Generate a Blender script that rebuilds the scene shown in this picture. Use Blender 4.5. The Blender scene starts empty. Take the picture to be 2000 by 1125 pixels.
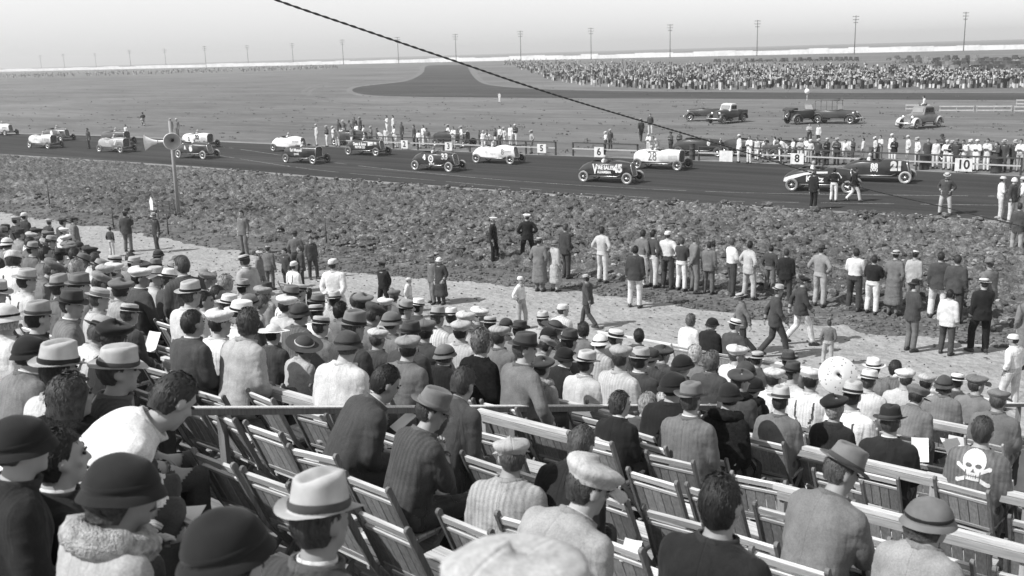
import bpy, bmesh, math, random
import numpy as np
from mathutils import Vector, Matrix, Euler, kdtree
random.seed(7); rng = np.random.default_rng(7)
scene = bpy.context.scene
col = scene.collection
R = math.radians

# ------------------------------------------------------------------ camera
FPX, CX, CY, HE = 2000.0, 1000.0, 562.5, 7.6      # focal length in photo pixels, centre, eye height (m)
ROLL, PITCH, YAW = R(1.66), R(12.99), R(38.97)
def ray(px, py):
    x, y = px-CX, -(py-CY)
    c, s = math.cos(ROLL), math.sin(ROLL)
    xr, yr = c*x+s*y, -s*x+c*y
    cp, sp = math.cos(PITCH), math.sin(PITCH)
    fw, up = FPX*cp+yr*sp, -FPX*sp+yr*cp
    cw, sw = math.cos(YAW), math.sin(YAW)
    return Vector((xr*cw-fw*sw, xr*sw+fw*cw, up))
EYE = Vector((0, 0, HE))
FWD = ray(CX, CY).normalized()
cam = bpy.data.cameras.new('camera'); cam_o = bpy.data.objects.new('camera', cam); col.objects.link(cam_o)
rt = (ray(CX+100, CY)-ray(CX, CY)).normalized(); upv = (ray(CX, CY-100)-ray(CX, CY)).normalized()
m = Matrix((rt, upv, -FWD)).transposed().to_4x4(); m.translation = EYE
cam_o.matrix_world = m
cam.sensor_width = 36.0; cam.lens = 36.0*FPX/2000.0
cam.clip_start = 0.05; cam.clip_end = 20000
cam.dof.use_dof = True; cam.dof.focus_distance = 16.0; cam.dof.aperture_fstop = 4.4
scene.camera = cam_o

# ------------------------------------------------------------------ sky, sun, exposure
SUN_AZ, SUN_EL = R(59+180), R(46)      # azimuth (from +X) where the sun stands
world = bpy.data.worlds.new('World'); scene.world = world; world.use_nodes = True
wn = world.node_tree; wn.nodes.clear()
sky = wn.nodes.new('ShaderNodeTexSky'); sky.sky_type = 'NISHITA'; sky.sun_disc = False
sky.sun_elevation = SUN_EL; sky.sun_rotation = math.pi/2-SUN_AZ
sky.air_density = 1.0; sky.dust_density = 0.15; sky.ozone_density = 1.0
bw = wn.nodes.new('ShaderNodeSeparateColor')      # blue-sensitive film: the sky's blue sets its grey
bg = wn.nodes.new('ShaderNodeBackground'); bg.inputs['Strength'].default_value = 0.132
wo = wn.nodes.new('ShaderNodeOutputWorld')
wn.links.new(sky.outputs[0], bw.inputs[0]); wn.links.new(bw.outputs['Blue'], bg.inputs[0]); wn.links.new(bg.outputs[0], wo.inputs[0])
sl = bpy.data.lights.new('sun', 'SUN'); sl.energy = 4.7; sl.angle = R(0.53); sl.color = (1.0, 1.0, 1.0)
sun_o = bpy.data.objects.new('sun', sl); col.objects.link(sun_o)
sd = Vector((math.cos(SUN_AZ)*math.cos(SUN_EL), math.sin(SUN_AZ)*math.cos(SUN_EL), math.sin(SUN_EL)))
sun_o.rotation_euler = sd.to_track_quat('Z', 'Y').to_euler(); sun_o.location = (-30, -40, 60)
vs = scene.view_settings; vs.view_transform = 'Standard'; vs.look = 'None'; vs.exposure = 0.28; vs.gamma = 1.0
vs.use_curve_mapping = False
scene.cycles.max_bounces = 5; scene.cycles.diffuse_bounces = 3; scene.cycles.glossy_bounces = 2
scene.cycles.use_denoising = True

# ------------------------------------------------------------------ points in the place
def on_z(px, py, z=0.0):
    d = ray(px, py); t = (z-HE)/d.z
    return EYE+d*t
def on_y(px, py, y):
    d = ray(px, py); return EYE+d*(y/d.y)
SLOPE, FLOOR0, PITCH_ROW, FRONT_Y = 0.25, 5.32, 0.84, 18.0
def floor_z(y): return FLOOR0-SLOPE*y                  # the stand's mean floor at distance y
ROWS = [FRONT_Y-PITCH_ROW*k for k in range(22)]       # y of each row of seats, front to back
def row_floor(k): return floor_z(ROWS[k])
def on_stand(px, py, h):                                # a point h above the stand's floor
    d = ray(px, py)                                    # HE+t*dz = F0+h-S*t*dy
    t = (FLOOR0+h-HE)/(d.z+SLOPE*d.y)
    return EYE+d*t
def project(p):
    v = Vector(p)-EYE
    a, b, c = v.dot(rt), v.dot(upv), v.dot(FWD)
    return CX+FPX*a/c, CY-FPX*b/c

# ------------------------------------------------------------------ scene-graph helpers
def tag(o, label=None, cat=None, group=None, kind=None):
    if label: o['label'] = label
    if cat: o['category'] = cat
    if group: o['group'] = group
    if kind: o['kind'] = kind
    return o
def obj(name, me, parent=None, color=None, mat=None):
    o = bpy.data.objects.new(name, me); col.objects.link(o)
    if parent is not None: o.parent = parent
    if color is not None: o.color = (color, color, color, 1)
    if mat is not None and me is not None and not me.materials: me.materials.append(mat)
    return o
def empty(name, loc=(0, 0, 0), rz=0.0, parent=None):
    o = bpy.data.objects.new(name, None); col.objects.link(o); o.empty_display_size = 0.2
    o.location = loc; o.rotation_euler = (0, 0, rz)
    if parent is not None: o.parent = parent
    return o
def copy_tree(o, parent=None):
    c = o.copy(); col.objects.link(c); c.parent = parent
    for ch in list(o.children): copy_tree(ch, c)
    return c

# value noise, vectorised
_perm = rng.random((64, 64, 64)).astype(np.float32)
def vnoise(p):
    p = np.asarray(p, dtype=np.float64); i = np.floor(p).astype(int); f = p-i; f = f*f*(3-2*f)
    def g(dx, dy, dz): return _perm[(i[..., 0]+dx) & 63, (i[..., 1]+dy) & 63, (i[..., 2]+dz) & 63]
    x0 = g(0,0,0)*(1-f[...,0])+g(1,0,0)*f[...,0]; x1 = g(0,1,0)*(1-f[...,0])+g(1,1,0)*f[...,0]
    x2 = g(0,0,1)*(1-f[...,0])+g(1,0,1)*f[...,0]; x3 = g(0,1,1)*(1-f[...,0])+g(1,1,1)*f[...,0]
    return (x0*(1-f[...,1])+x1*f[...,1])*(1-f[...,2])+(x2*(1-f[...,1])+x3*f[...,1])*f[...,2]
def noise2(x, y, s, seed=0.0):
    return vnoise(np.stack([x*s, y*s, np.full_like(x, seed)], -1))

class MB:
    """collects vertices and faces for one mesh"""
    def __init__(self): self.v = []; self.f = []; self.r = []; self.fr = []
    def add(self, vs, fs, reg=0):
        b = len(self.v); self.v += [tuple(q) for q in vs]; self.f += [tuple(b+i for i in q) for q in fs]
        self.r += [reg]*len(vs); self.fr += [reg]*len(fs)
    def box(self, c, s, rot=None, reg=0, taper=1.0):
        hx, hy, hz = s[0]/2, s[1]/2, s[2]/2
        vs = [Vector((x*hx*(taper if z > 0 else 1), y*hy*(taper if z > 0 else 1), z*hz)) for z in (-1, 1) for y in (-1, 1) for x in (-1, 1)]
        if rot is not None:
            M = rot if isinstance(rot, Matrix) else Euler(rot).to_matrix()
            vs = [M @ q for q in vs]
        c = Vector(c)
        self.add([q+c for q in vs], [(0,2,3,1),(4,5,7,6),(0,1,5,4),(2,6,7,3),(0,4,6,2),(1,3,7,5)], reg)
    def bar(self, a, b, w, h, reg=0, up=(0, 0, 1)):
        """a squared bar from a to b, w wide, h high"""
        a, b = Vector(a), Vector(b); d = (b-a); L = d.length; d.normalize()
        s = d.cross(Vector(up)); 
        if s.length < 1e-4: s = Vector((1, 0, 0))
        s.normalize(); u = s.cross(d)
        M = Matrix((s, d, u)).transposed()
        self.box((a+b)/2, (w, L, h), M, reg)
    def rings(self, rings, reg=0, cap=True):
        n = len(rings[0]); vs = [q for r_ in rings for q in r_]; fs = []
        for k in range(len(rings)-1):
            for i in range(n):
                j = (i+1) % n; fs.append((k*n+i, k*n+j, (k+1)*n+j, (k+1)*n+i))
        if cap:
            fs.append(tuple(range(n-1, -1, -1))); fs.append(tuple((len(rings)-1)*n+i for i in range(n)))
        self.add(vs, fs, reg)
    def tube(self, pts, rad, reg=0, n=10, cap=True, flat=1.0, side=None):
        pts = [Vector(p) for p in pts]
        if not hasattr(rad, '__len__'): rad = [rad]*len(pts)
        out = []; prev = None
        for k, p in enumerate(pts):
            t = (pts[min(k+1, len(pts)-1)]-pts[max(k-1, 0)]).normalized()
            if prev is None:
                ref = Vector(side) if side else (Vector((0, 0, 1)) if abs(t.z) < 0.9 else Vector((1, 0, 0)))
                s = (ref-t*ref.dot(t)).normalized()
            else: s = (prev-t*prev.dot(t)).normalized()
            prev = s; b = t.cross(s)
            out.append([p+(s*math.cos(2*math.pi*i/n)+b*math.sin(2*math.pi*i/n)*flat)*rad[k] for i in range(n)])
        self.rings(out, reg, cap)
    def ell(self, c, rad, rot=None, reg=0, nu=12, nv=8):
        c = Vector(c); M = None
        if rot is not None: M = rot if isinstance(rot, Matrix) else Euler(rot).to_matrix()
        out = []
        for k in range(nv+1):
            ph = -math.pi/2+math.pi*k/nv; ph = max(-math.pi/2+0.08, min(math.pi/2-0.08, ph)); rr = []
            for i in range(nu):
                th = 2*math.pi*i/nu
                q = Vector((rad[0]*math.cos(ph)*math.cos(th), rad[1]*math.cos(ph)*math.sin(th), rad[2]*math.sin(ph)))
                rr.append((M @ q if M else q)+c)
            out.append(rr)
        self.rings(out, reg)
    def lathe(self, prof, n=20, reg=0, c=(0, 0, 0), axis='Z', cap=False):
        out = []
        for r_, z in prof:
            rr = []
            for i in range(n):
                th = 2*math.pi*i/n
                if axis == 'Z': q = (c[0]+r_*math.cos(th), c[1]+r_*math.sin(th), c[2]+z)
                elif axis == 'X': q = (c[0]+z, c[1]+r_*math.cos(th), c[2]+r_*math.sin(th))
                else: q = (c[0]+r_*math.sin(th), c[1]+z, c[2]+r_*math.cos(th))
                rr.append(q)
            out.append(rr)
        self.rings(out, reg, cap)
    def mesh(self, name='m', mat=None, smooth=False):
        me = bpy.data.meshes.new(name); me.from_pydata(self.v, [], self.f)
        if smooth: me.polygons.foreach_set('use_smooth', [True]*len(me.polygons))
        if mat is not None: me.materials.append(mat)
        me.update(); return me
    def smooth_by_angle(self, name, mat, deg=40):
        me = self.mesh(name, mat, True)
        me.set_sharp_from_angle(angle=R(deg)); return me

# ------------------------------------------------------------------ materials (grey: the photograph is black and white)
def nodes(name):
    mt = bpy.data.materials.new(name); mt.use_nodes = True; nt = mt.node_tree
    return mt, nt, nt.nodes['Principled BSDF'], nt.nodes.new, nt.links.new
def mat_obj(name, rough=0.85, nscale=6.0, namt=0.25, bscale=60.0, bamt=0.1, bdist=0.004, spec=0.3, metal=0.0, stretch=None, fold=0.0, sheen=0.0, dirt=0.0, value=None):
    """surface whose tone is the object's own colour, varied by noise"""
    mt, nt, bs, N, L = nodes(name)
    oi = N('ShaderNodeObjectInfo'); tc = N('ShaderNodeTexCoord'); mp = N('ShaderNodeMapping')
    L(tc.outputs['Object'], mp.inputs[0])
    if stretch: mp.inputs['Scale'].default_value = stretch
    add = N('ShaderNodeVectorMath'); add.operation = 'ADD'; L(mp.outputs[0], add.inputs[0])
    sc = N('ShaderNodeVectorMath'); sc.operation = 'SCALE'; L(oi.outputs['Random'], sc.inputs['Scale']); sc.inputs[0].default_value = (13.1, 7.7, 5.3)
    L(sc.outputs[0], add.inputs[1])
    nz = N('ShaderNodeTexNoise'); nz.inputs['Scale'].default_value = nscale; nz.inputs['Detail'].default_value = 5; L(add.outputs[0], nz.inputs[0])
    mr = N('ShaderNodeMapRange'); mr.inputs[1].default_value = 0.25; mr.inputs[2].default_value = 0.75
    mr.inputs[3].default_value = 1-namt; mr.inputs[4].default_value = 1+namt; L(nz.outputs[0], mr.inputs[0])
    mul = N('ShaderNodeVectorMath'); mul.operation = 'SCALE'; L(mr.outputs[0], mul.inputs['Scale'])
    if value is None: L(oi.outputs['Color'], mul.inputs[0])
    else: mul.inputs[0].default_value = (value,)*3
    out_c = mul.outputs[0]
    if fold:
        tw = N('ShaderNodeTexNoise'); tw.inputs['Scale'].default_value = 120; tw.inputs['Detail'].default_value = 2; L(add.outputs[0], tw.inputs[0])
        wv = N('ShaderNodeTexWave'); wv.inputs['Scale'].default_value = 9.0; wv.inputs['Distortion'].default_value = 0.4; wv.inputs['Detail'].default_value = 1; L(add.outputs[0], wv.inputs[0])
        st = N('ShaderNodeMath'); st.operation = 'MULTIPLY'; L(wv.outputs['Fac'], st.inputs[0]); rs = N('ShaderNodeMapRange'); rs.inputs[1].default_value = 0.55; rs.inputs[2].default_value = 1.0; rs.inputs[3].default_value = 0.0; rs.inputs[4].default_value = 0.28; L(oi.outputs['Random'], rs.inputs[0]); L(rs.outputs[0], st.inputs[1])
        tm = N('ShaderNodeMapRange'); tm.inputs[1].default_value = 0.3; tm.inputs[2].default_value = 0.7; tm.inputs[3].default_value = 0.84; tm.inputs[4].default_value = 1.12; L(tw.outputs[0], tm.inputs[0])
        sb = N('ShaderNodeMath'); sb.operation = 'SUBTRACT'; L(tm.outputs[0], sb.inputs[0]); L(st.outputs[0], sb.inputs[1])
        m4 = N('ShaderNodeVectorMath'); m4.operation = 'SCALE'; L(mul.outputs[0], m4.inputs[0]); L(sb.outputs[0], m4.inputs['Scale']); out_c = m4.outputs[0]
    L(out_c, bs.inputs['Base Color'])
    bs.inputs['Roughness'].default_value = rough; bs.inputs['Specular IOR Level'].default_value = spec; bs.inputs['Metallic'].default_value = metal
    if sheen: bs.inputs['Sheen Weight'].default_value = sheen
    bn = N('ShaderNodeTexNoise'); bn.inputs['Scale'].default_value = bscale; bn.inputs['Detail'].default_value = 3; L(add.outputs[0], bn.inputs[0])
    bp = N('ShaderNodeBump'); bp.inputs['Strength'].default_value = bamt; bp.inputs['Distance'].default_value = bdist; L(bn.outputs[0], bp.inputs['Height'])
    if fold:
        m2 = N('ShaderNodeMapping'); m2.inputs['Scale'].default_value = (9.0, 9.0, 2.6); m2.inputs['Rotation'].default_value = (0.12, 0.25, 0); L(add.outputs[0], m2.inputs[0])
        fa = N('ShaderNodeTexNoise'); fa.inputs['Scale'].default_value = 1.0; fa.inputs['Detail'].default_value = 2.5; fa.inputs['Distortion'].default_value = 0.9; L(m2.outputs[0], fa.inputs[0])
        m3 = N('ShaderNodeMapping'); m3.inputs['Scale'].default_value = (4.0, 4.0, 13.0); m3.inputs['Rotation'].default_value = (-0.2, 0.5, 0.3); L(add.outputs[0], m3.inputs[0])
        fb = N('ShaderNodeTexNoise'); fb.inputs['Scale'].default_value = 1.0; fb.inputs['Detail'].default_value = 2.5; fb.inputs['Distortion'].default_value = 0.5; L(m3.outputs[0], fb.inputs[0])
        fn = N('ShaderNodeMath'); fn.operation = 'MULTIPLY_ADD'; fn.inputs[1].default_value = 0.35; L(fb.outputs[0], fn.inputs[0]); L(fa.outputs[0], fn.inputs[2])
        sx_ = N('ShaderNodeSeparateXYZ'); L(tc.outputs['Object'], sx_.inputs[0]); ab = N('ShaderNodeMath'); ab.operation = 'ABSOLUTE'; L(sx_.outputs[0], ab.inputs[0])
        sm_ = N('ShaderNodeMapRange'); sm_.inputs[1].default_value = 0.0; sm_.inputs[2].default_value = 0.006; sm_.inputs[3].default_value = -0.16; sm_.inputs[4].default_value = 0.0; L(ab.outputs[0], sm_.inputs[0])
        ad_ = N('ShaderNodeMath'); ad_.operation = 'ADD'; L(fn.outputs[0], ad_.inputs[0]); L(sm_.outputs[0], ad_.inputs[1])
        b2 = N('ShaderNodeBump'); b2.inputs['Strength'].default_value = fold; b2.inputs['Distance'].default_value = 0.035; L(ad_.outputs[0], b2.inputs['Height'])
        L(b2.outputs[0], bp.inputs['Normal'])
    L(bp.outputs[0], bs.inputs['Normal'])
    return mt
M = {}
M['cloth'] = mat_obj('cloth', 0.92, 9, 0.20, 500, 0.35, 0.002, 0.15, fold=0.5, sheen=0.05)
M['skin'] = mat_obj('skin', 0.6, 12, 0.10, 200, 0.1, 0.002, 0.35)
M['felt'] = mat_obj('felt', 0.95, 11, 0.26, 420, 0.5, 0.0015, 0.1, sheen=0.1)
M['straw'] = mat_obj('straw', 0.75, 60, 0.14, 260, 0.5, 0.003, 0.25, stretch=(1, 1, 3))
M['hair'] = mat_obj('hair', 0.5, 55, 0.6, 110, 0.9, 0.006, 0.28, stretch=(2.5, 0.7, 0.35))
M['fur'] = mat_obj('fur', 1.0, 38, 0.5, 130, 1.0, 0.02, 0.1)
M['wood'] = mat_obj('wood', 0.75, 5, 0.32, 40, 0.5, 0.003, 0.25, stretch=(14, 14, 0.9))
M['woodx'] = mat_obj('wood_along', 0.75, 5, 0.32, 40, 0.5, 0.003, 0.25, stretch=(0.9, 14, 14))
M['paint'] = mat_obj('car_paint', 0.32, 3, 0.16, 25, 0.06, 0.004, 0.5)
M['dull'] = mat_obj('dull_paint', 0.6, 4, 0.2, 40, 0.15, 0.004, 0.3)
M['rubber'] = mat_obj('rubber', 0.8, 12, 0.2, 80, 0.3, 0.006, 0.3)
M['metal'] = mat_obj('bare_metal', 0.35, 8, 0.15, 60, 0.1, 0.002, 0.5, metal=0.85)
M['paper'] = mat_obj('paper', 0.85, 9, 0.05, 80, 0.1, 0.002, 0.2)
M['leather'] = mat_obj('leather', 0.5, 14, 0.22, 120, 0.5, 0.004, 0.4, fold=0.5)
M['glass'] = mat_obj('glass', 0.08, 3, 0.1, 20, 0.02, 0.002, 0.6)
M['dark_feature'] = mat_obj('eye_and_brow', 0.5, 12, 0.1, 80, 0.1, 0.001, 0.4, value=0.03)
HAZE = 0.00038
# ------------------------------------------------------------------ ground materials
def ground_mat(name, base, dark, lite, scales, contrast=1.0, bump=0.3, bdist=0.05, bscale=8.0, rough=0.95, streak=None, spots=None):
    mt, nt, bs, N, L = nodes(name)
    geo = N('ShaderNodeNewGeometry'); prev = None
    tot = None
    for k, (s, w, st) in enumerate(scales):
        mp = N('ShaderNodeMapping'); mp.inputs['Scale'].default_value = st; mp.inputs['Rotation'].default_value = (0, 0, 0.03*k); L(geo.outputs['Position'], mp.inputs[0])
        nz = N('ShaderNodeTexNoise'); nz.inputs['Scale'].default_value = s; nz.inputs['Detail'].default_value = 7; nz.inputs['Roughness'].default_value = 0.62; L(mp.outputs[0], nz.inputs[0])
        ml = N('ShaderNodeMath'); ml.operation = 'MULTIPLY_ADD'; ml.inputs[1].default_value = w
        if tot is None: ml.inputs[2].default_value = 0.0
        else: L(tot, ml.inputs[2])
        L(nz.outputs[0], ml.inputs[0]); tot = ml.outputs[0]
    mr = N('ShaderNodeMapRange'); wsum = sum(w for _, w, _ in scales)
    mr.inputs[1].default_value = wsum*(0.5-0.22/contrast); mr.inputs[2].default_value = wsum*(0.5+0.22/contrast)
    L(tot, mr.inputs[0])
    cr = N('ShaderNodeValToRGB'); e = cr.color_ramp.elements
    e[0].color = (dark,)*3+(1,); e[1].color = (lite,)*3+(1,); x = e.new(0.5); x.color = (base,)*3+(1,)
    L(mr.outputs[0], cr.inputs[0]); out = cr.outputs[0]
    if spots:
        vz = N('ShaderNodeTexVoronoi'); vz.inputs['Scale'].default_value = spots[0]; L(geo.outputs['Position'], vz.inputs[0])
        lt = N('ShaderNodeMath'); lt.operation = 'LESS_THAN'; lt.inputs[1].default_value = spots[1]; L(vz.outputs['Distance'], lt.inputs[0])
        mx = N('ShaderNodeMix'); mx.data_type = 'RGBA'; mx.inputs['B'].default_value = (spots[2],)*3+(1,)
        L(lt.outputs[0], mx.inputs[0]); L(out, mx.inputs['A']); out = mx.outputs['Result']
    L(out, bs.inputs['Base Color'])
    bs.inputs['Roughness'].default_value = max(rough, 0.92); bs.inputs['Specular IOR Level'].default_value = 0.06
    bn = N('ShaderNodeTexNoise'); bn.inputs['Scale'].default_value = bscale; bn.inputs['Detail'].default_value = 6; L(geo.outputs['Position'], bn.inputs[0])
    bp = N('ShaderNodeBump'); bp.inputs['Strength'].default_value = bump; bp.inputs['Distance'].default_value = bdist; L(bn.outputs[0], bp.inputs['Height']); L(bp.outputs[0], bs.inputs['Normal'])
    return mt
I3 = (1, 1, 1)
M['infield'] = ground_mat('infield_grass', 0.145, 0.07, 0.24, [(0.012, 1.2, (1, 1.6, 1)), (0.07, 1.2, (0.35, 1.5, 1)), (0.3, 1.0, (0.4, 1.5, 1)), (1.1, 0.7, (0.5, 1.4, 1)), (4.5, 0.5, I3)], 1.6, 0.55, 0.12, 3.0)
M['asphalt'] = ground_mat('oiled_track', 0.046, 0.026, 0.080, [(0.04, 0.9, (0.6, 5, 1)), (0.35, 1.1, (0.10, 3.0, 1)), (1.3, 0.6, (0.08, 4, 1)), (7.0, 0.5, I3)], 1.8, 0.25, 0.02, 18, 0.8)
M['path'] = ground_mat('dusty_path', 0.30, 0.17, 0.42, [(0.25, 0.8, (1, 1.5, 1)), (1.6, 1.0, I3), (6.0, 1.3, I3), (22.0, 0.9, I3)], 1.5, 1.0, 0.09, 4.5)
M['shoulder'] = ground_mat('track_shoulder', 0.22, 0.13, 0.30, [(0.2, 1.0, I3), (2.0, 1.0, I3)], 1.0, 0.5, 0.06, 4)
M['rough'] = ground_mat('trodden_earth', 0.120, 0.05, 0.25, [(0.5, 1.0, I3), (2.2, 1.2, I3), (9.0, 1.0, I3)], 1.3, 0.9, 0.10, 6)
M['soil'] = ground_mat('ploughed_soil', 0.098, 0.022, 0.33, [(0.3, 0.6, I3), (3.0, 1.0, I3), (14.0, 1.0, I3)], 1.2, 0.8, 0.04, 14)
M['trail'] = ground_mat('worn_trail', 0.165, 0.11, 0.23, [(0.4, 1.0, I3), (2.5, 1.0, I3)], 1.3, 0.4, 0.05, 5)
M['line'] = ground_mat('white_line', 0.30, 0.09, 0.5, [(1.2, 1.0, I3), (6.0, 1.0, I3)], 1.6, 0.1, 0.01, 10)
M['white'] = ground_mat('whitewash', 0.66, 0.42, 0.78, [(0.06, 1.0, I3), (0.5, 0.7, I3)], 1.0, 0.1, 0.02, 4, 0.8)

def sheet(name, pts, z, mat, kind='structure'):
    bm = bmesh.new(); vs = [bm.verts.new((p[0], p[1], z)) for p in pts]
    f = bm.faces.new(vs); f.normal_update()
    if f.normal.z < 0: f.normal_flip()
    bmesh.ops.triangulate(bm, faces=bm.faces[:])
    me = bpy.data.meshes.new(name); bm.to_mesh(me); bm.free()
    o = obj(name, me, mat=mat); tag(o, kind=kind); return o
def smooth_line(pts, n=6):
    P = [Vector(p) for p in pts]; out = []
    for i in range(len(P)-1):
        p0, p1, p2, p3 = P[max(i-1, 0)], P[i], P[i+1], P[min(i+2, len(P)-1)]
        for k in range(n):
            t = k/n
            out.append(0.5*((2*p1)+(p2-p0)*t+(2*p0-5*p1+4*p2-p3)*t*t+(3*p1-p0-3*p2+p3)*t**3))
    out.append(P[-1]); return out
def gl(pix, n=6): return smooth_line([on_z(*p) for p in pix], n)

S_ = 3800
sheet('ground', [(-S_, -S_), (S_, -S_), (S_, S_), (-S_, S_)], 0.0, M['infield'])
near_pix = [(-260, 287), (0, 301), (350, 323), (700, 351), (1000, 373), (1300, 393), (1600, 410), (1950, 431), (2150, 447), (2600, 490)]
far_pix = [(-260, 254), (0, 261), (200, 266), (462, 279), (800, 293), (1100, 305), (1500, 320), (2000, 345), (2200, 354), (2600, 376)]
near_w, far_w = gl(near_pix), gl(far_pix)
def offs(line, d):
    out = []
    for i, p in enumerate(line):
        t = (line[min(i+1, len(line)-1)]-line[max(i-1, 0)]); t.z = 0; t.normalize(); out.append(p+Vector((-t.y, t.x, 0))*d)
    return out
sheet('track_shoulder', offs(near_w, -0.8)+list(reversed(offs(far_w, 1.1))), 0.006, M['shoulder'])
sheet('race_track', near_w+list(reversed(far_w)), 0.012, M['asphalt'])
def strip(name, line, w, z, mat, dash=None):
    mb = MB(); acc = 0.0
    for i in range(len(line)-1):
        a, b = line[i], line[i+1]; t = (b-a); L_ = t.length
        if L_ < 1e-4: continue
        t.normalize(); s = Vector((-t.y, t.x, 0))*w/2; n = max(1, int(L_/0.8))
        for k in range(n):
            p, q = a+(b-a)*(k/n), a+(b-a)*((k+1)/n); acc += L_/n
            if dash and random.random() < dash: continue
            mb.add([(p-s).to_tuple()[:2]+(z,), (q-s).to_tuple()[:2]+(z,), (q+s).to_tuple()[:2]+(z,), (p+s).to_tuple()[:2]+(z,)], [(0, 1, 2, 3)])
    o = obj(name, mb.mesh(name, mat)); return tag(o, kind='structure')
strip('track_line', gl([(380, 279), (560, 305), (700, 324), (860, 341), (1050, 357), (1300, 371), (1550, 379), (2000, 384), (2300, 386)]), 0.075, 0.017, M['line'], 0.10)
strip('track_line', gl([(380, 296), (600, 330), (850, 353), (1100, 375), (1350, 391), (1560, 396), (1850, 400), (2200, 405)]), 0.065, 0.017, M['line'], 0.16)
# far leg of the road course
far_leg = [(912, 127), (918, 140), (930, 155), (950, 165), (1000, 171), (1100, 176), (1300, 179), (1600, 181), (2150, 183), (2150, 195), (1600, 194), (1130, 192), (900, 190), (765, 188), (708, 184), (688, 177), (700, 170), (740, 165), (790, 159), (815, 150), (828, 140), (838, 128)]
def closed(pix, n=4):
    P = [on_z(*p) for p in pix]; return smooth_line(P+[P[0]], n)[:-1]
sheet('far_track_shoulder', closed([(925, 127), (932, 142), (946, 158), (975, 167), (1100, 174), (1300, 177), (1600, 179), (2150, 181), (2150, 197.5), (1600, 196.5), (1130, 194), (900, 192), (755, 190), (696, 186), (676, 177), (690, 169), (734, 163.5), (784, 157.5), (808, 148), (820, 139), (828, 128)]), 0.008, M['trail'])
M['far_asphalt'] = ground_mat('dusty_track', 0.062, 0.04, 0.095, [(0.03, 1.2, (0.6, 2, 1)), (0.3, 1.0, (0.2, 1.6, 1))], 1.4, 0.2, 0.02, 10)
sheet('far_track', closed(far_leg), 0.016, M['far_asphalt'])

# worn wheel trails across the infield
for pts, w in (([(20, 247), (240, 233), (420, 236), (660, 247), (820, 262)], 0.5), ([(20, 249), (240, 235), (420, 238), (660, 250), (820, 265)], 0.5), ([(640, 192), (592, 182), (612, 168), (660, 158), (740, 150)], 0.9), ([(655, 194), (604, 183), (624, 170), (672, 161), (748, 153)], 0.9), ([(300, 196), (470, 186), (580, 190), (700, 206), (900, 214)], 0.6), ([(1380, 252), (1560, 246), (1720, 244), (1900, 248), (2080, 256)], 0.6), ([(1380, 255), (1560, 249), (1720, 247), (1900, 252), (2080, 260)], 0.6), ([(1000, 246), (1200, 228), (1380, 214), (1560, 206)], 0.5)):
    strip('worn_trail', gl(pts, 10), w, 0.005, M['trail'], 0.22)
# path in front of the stand and the trodden verge
edge_pix = [(-150, 395), (0, 414), (120, 432), (230, 452), (330, 474), (450, 497), (600, 524), (760, 541), (950, 560), (1120, 572), (1300, 592), (1450, 611), (1600, 637), (1800, 664), (2000, 694), (2300, 735)]
edge_w = gl(edge_pix, 8); dn = []
for i in range(len(edge_w)-1):
    n = max(1, int((edge_w[i+1]-edge_w[i]).length/0.16)); dn += [edge_w[i]+(edge_w[i+1]-edge_w[i])*(k/n) for k in range(n)]
edge_w = dn; ex = np.array([p.x for p in dn]); ey = np.zeros_like(ex)
jit = 1.1*(noise2(ex, ey, 0.23, 4.4)-0.5)+0.8*(noise2(ex, ey, 0.9, 8.4)-0.5)+0.45*(noise2(ex, ey, 3.3, 12.4)-0.5)
for p, q in zip(edge_w, jit): p.y += float(q)
x0, x1 = edge_w[0].x, edge_w[-1].x
sheet('rough_verge', [(x0-10, 15), (x1+10, 15)]+[(p.x, p.y+4.2) for p in reversed(edge_w)], 0.004, M['rough'])
sheet('path', [(x0-10, 12), (x1+10, 12)]+[(p.x, p.y) for p in reversed(edge_w)], 0.012, M['path'])

# ploughed field: real clods
def near_y(x):
    xs = [p.x for p in near_w]; ys = [p.y for p in near_w]; return np.interp(x, xs, ys)
def verge_y(x):
    xs = [p.x for p in edge_w]; ys = [p.y for p in edge_w]; return np.interp(x, xs, ys)
def worley(x, y, s, seed):
    X, Y = x*s, y*s; ix, iy = np.floor(X).astype(int), np.floor(Y).astype(int)
    best = np.full(x.shape, 9.0); hh = np.zeros(x.shape)
    for dx in (-1, 0, 1):
        for dy in (-1, 0, 1):
            cx_, cy_ = ix+dx, iy+dy
            h1 = _perm[cx_ & 63, cy_ & 63, seed & 63]; h2 = _perm[cx_ & 63, cy_ & 63, (seed+7) & 63]; h3 = _perm[(cx_+17) & 63, cy_ & 63, (seed+13) & 63]
            d = np.hypot(X-(cx_+h1), Y-(cy_+h2))/(0.55+0.5*h3); w = d < best
            best = np.where(w, d, best); hh = np.where(w, h3, hh)
    return best, hh
def clod_height(x, y):
    wx = x+0.35*(noise2(x, y, 2.2, 3.3)-0.5); wy = y+0.35*(noise2(x, y, 2.2, 9.1)-0.5)
    d1, h1 = worley(wx, wy*1.15, 2.9, 1); d2, h2 = worley(wx, wy*1.2, 6.2, 21)
    d3, h3 = worley(wx, wy, 11.0, 40)
    a = np.clip(1-d1, 0, 1)**0.45*(0.05+0.40*h1**2.0); b = np.clip(1-d2, 0, 1)**0.5*(0.03+0.34*h2**1.3); c = np.clip(1-d3, 0, 1)**0.5*(0.02+0.20*h3**1.3)
    return np.maximum(np.maximum(a, b), c)+0.07*noise2(x, y, 11.0, 5.5)+0.16*(noise2(x, y, 0.5, 2.5)-0.45)
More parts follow.
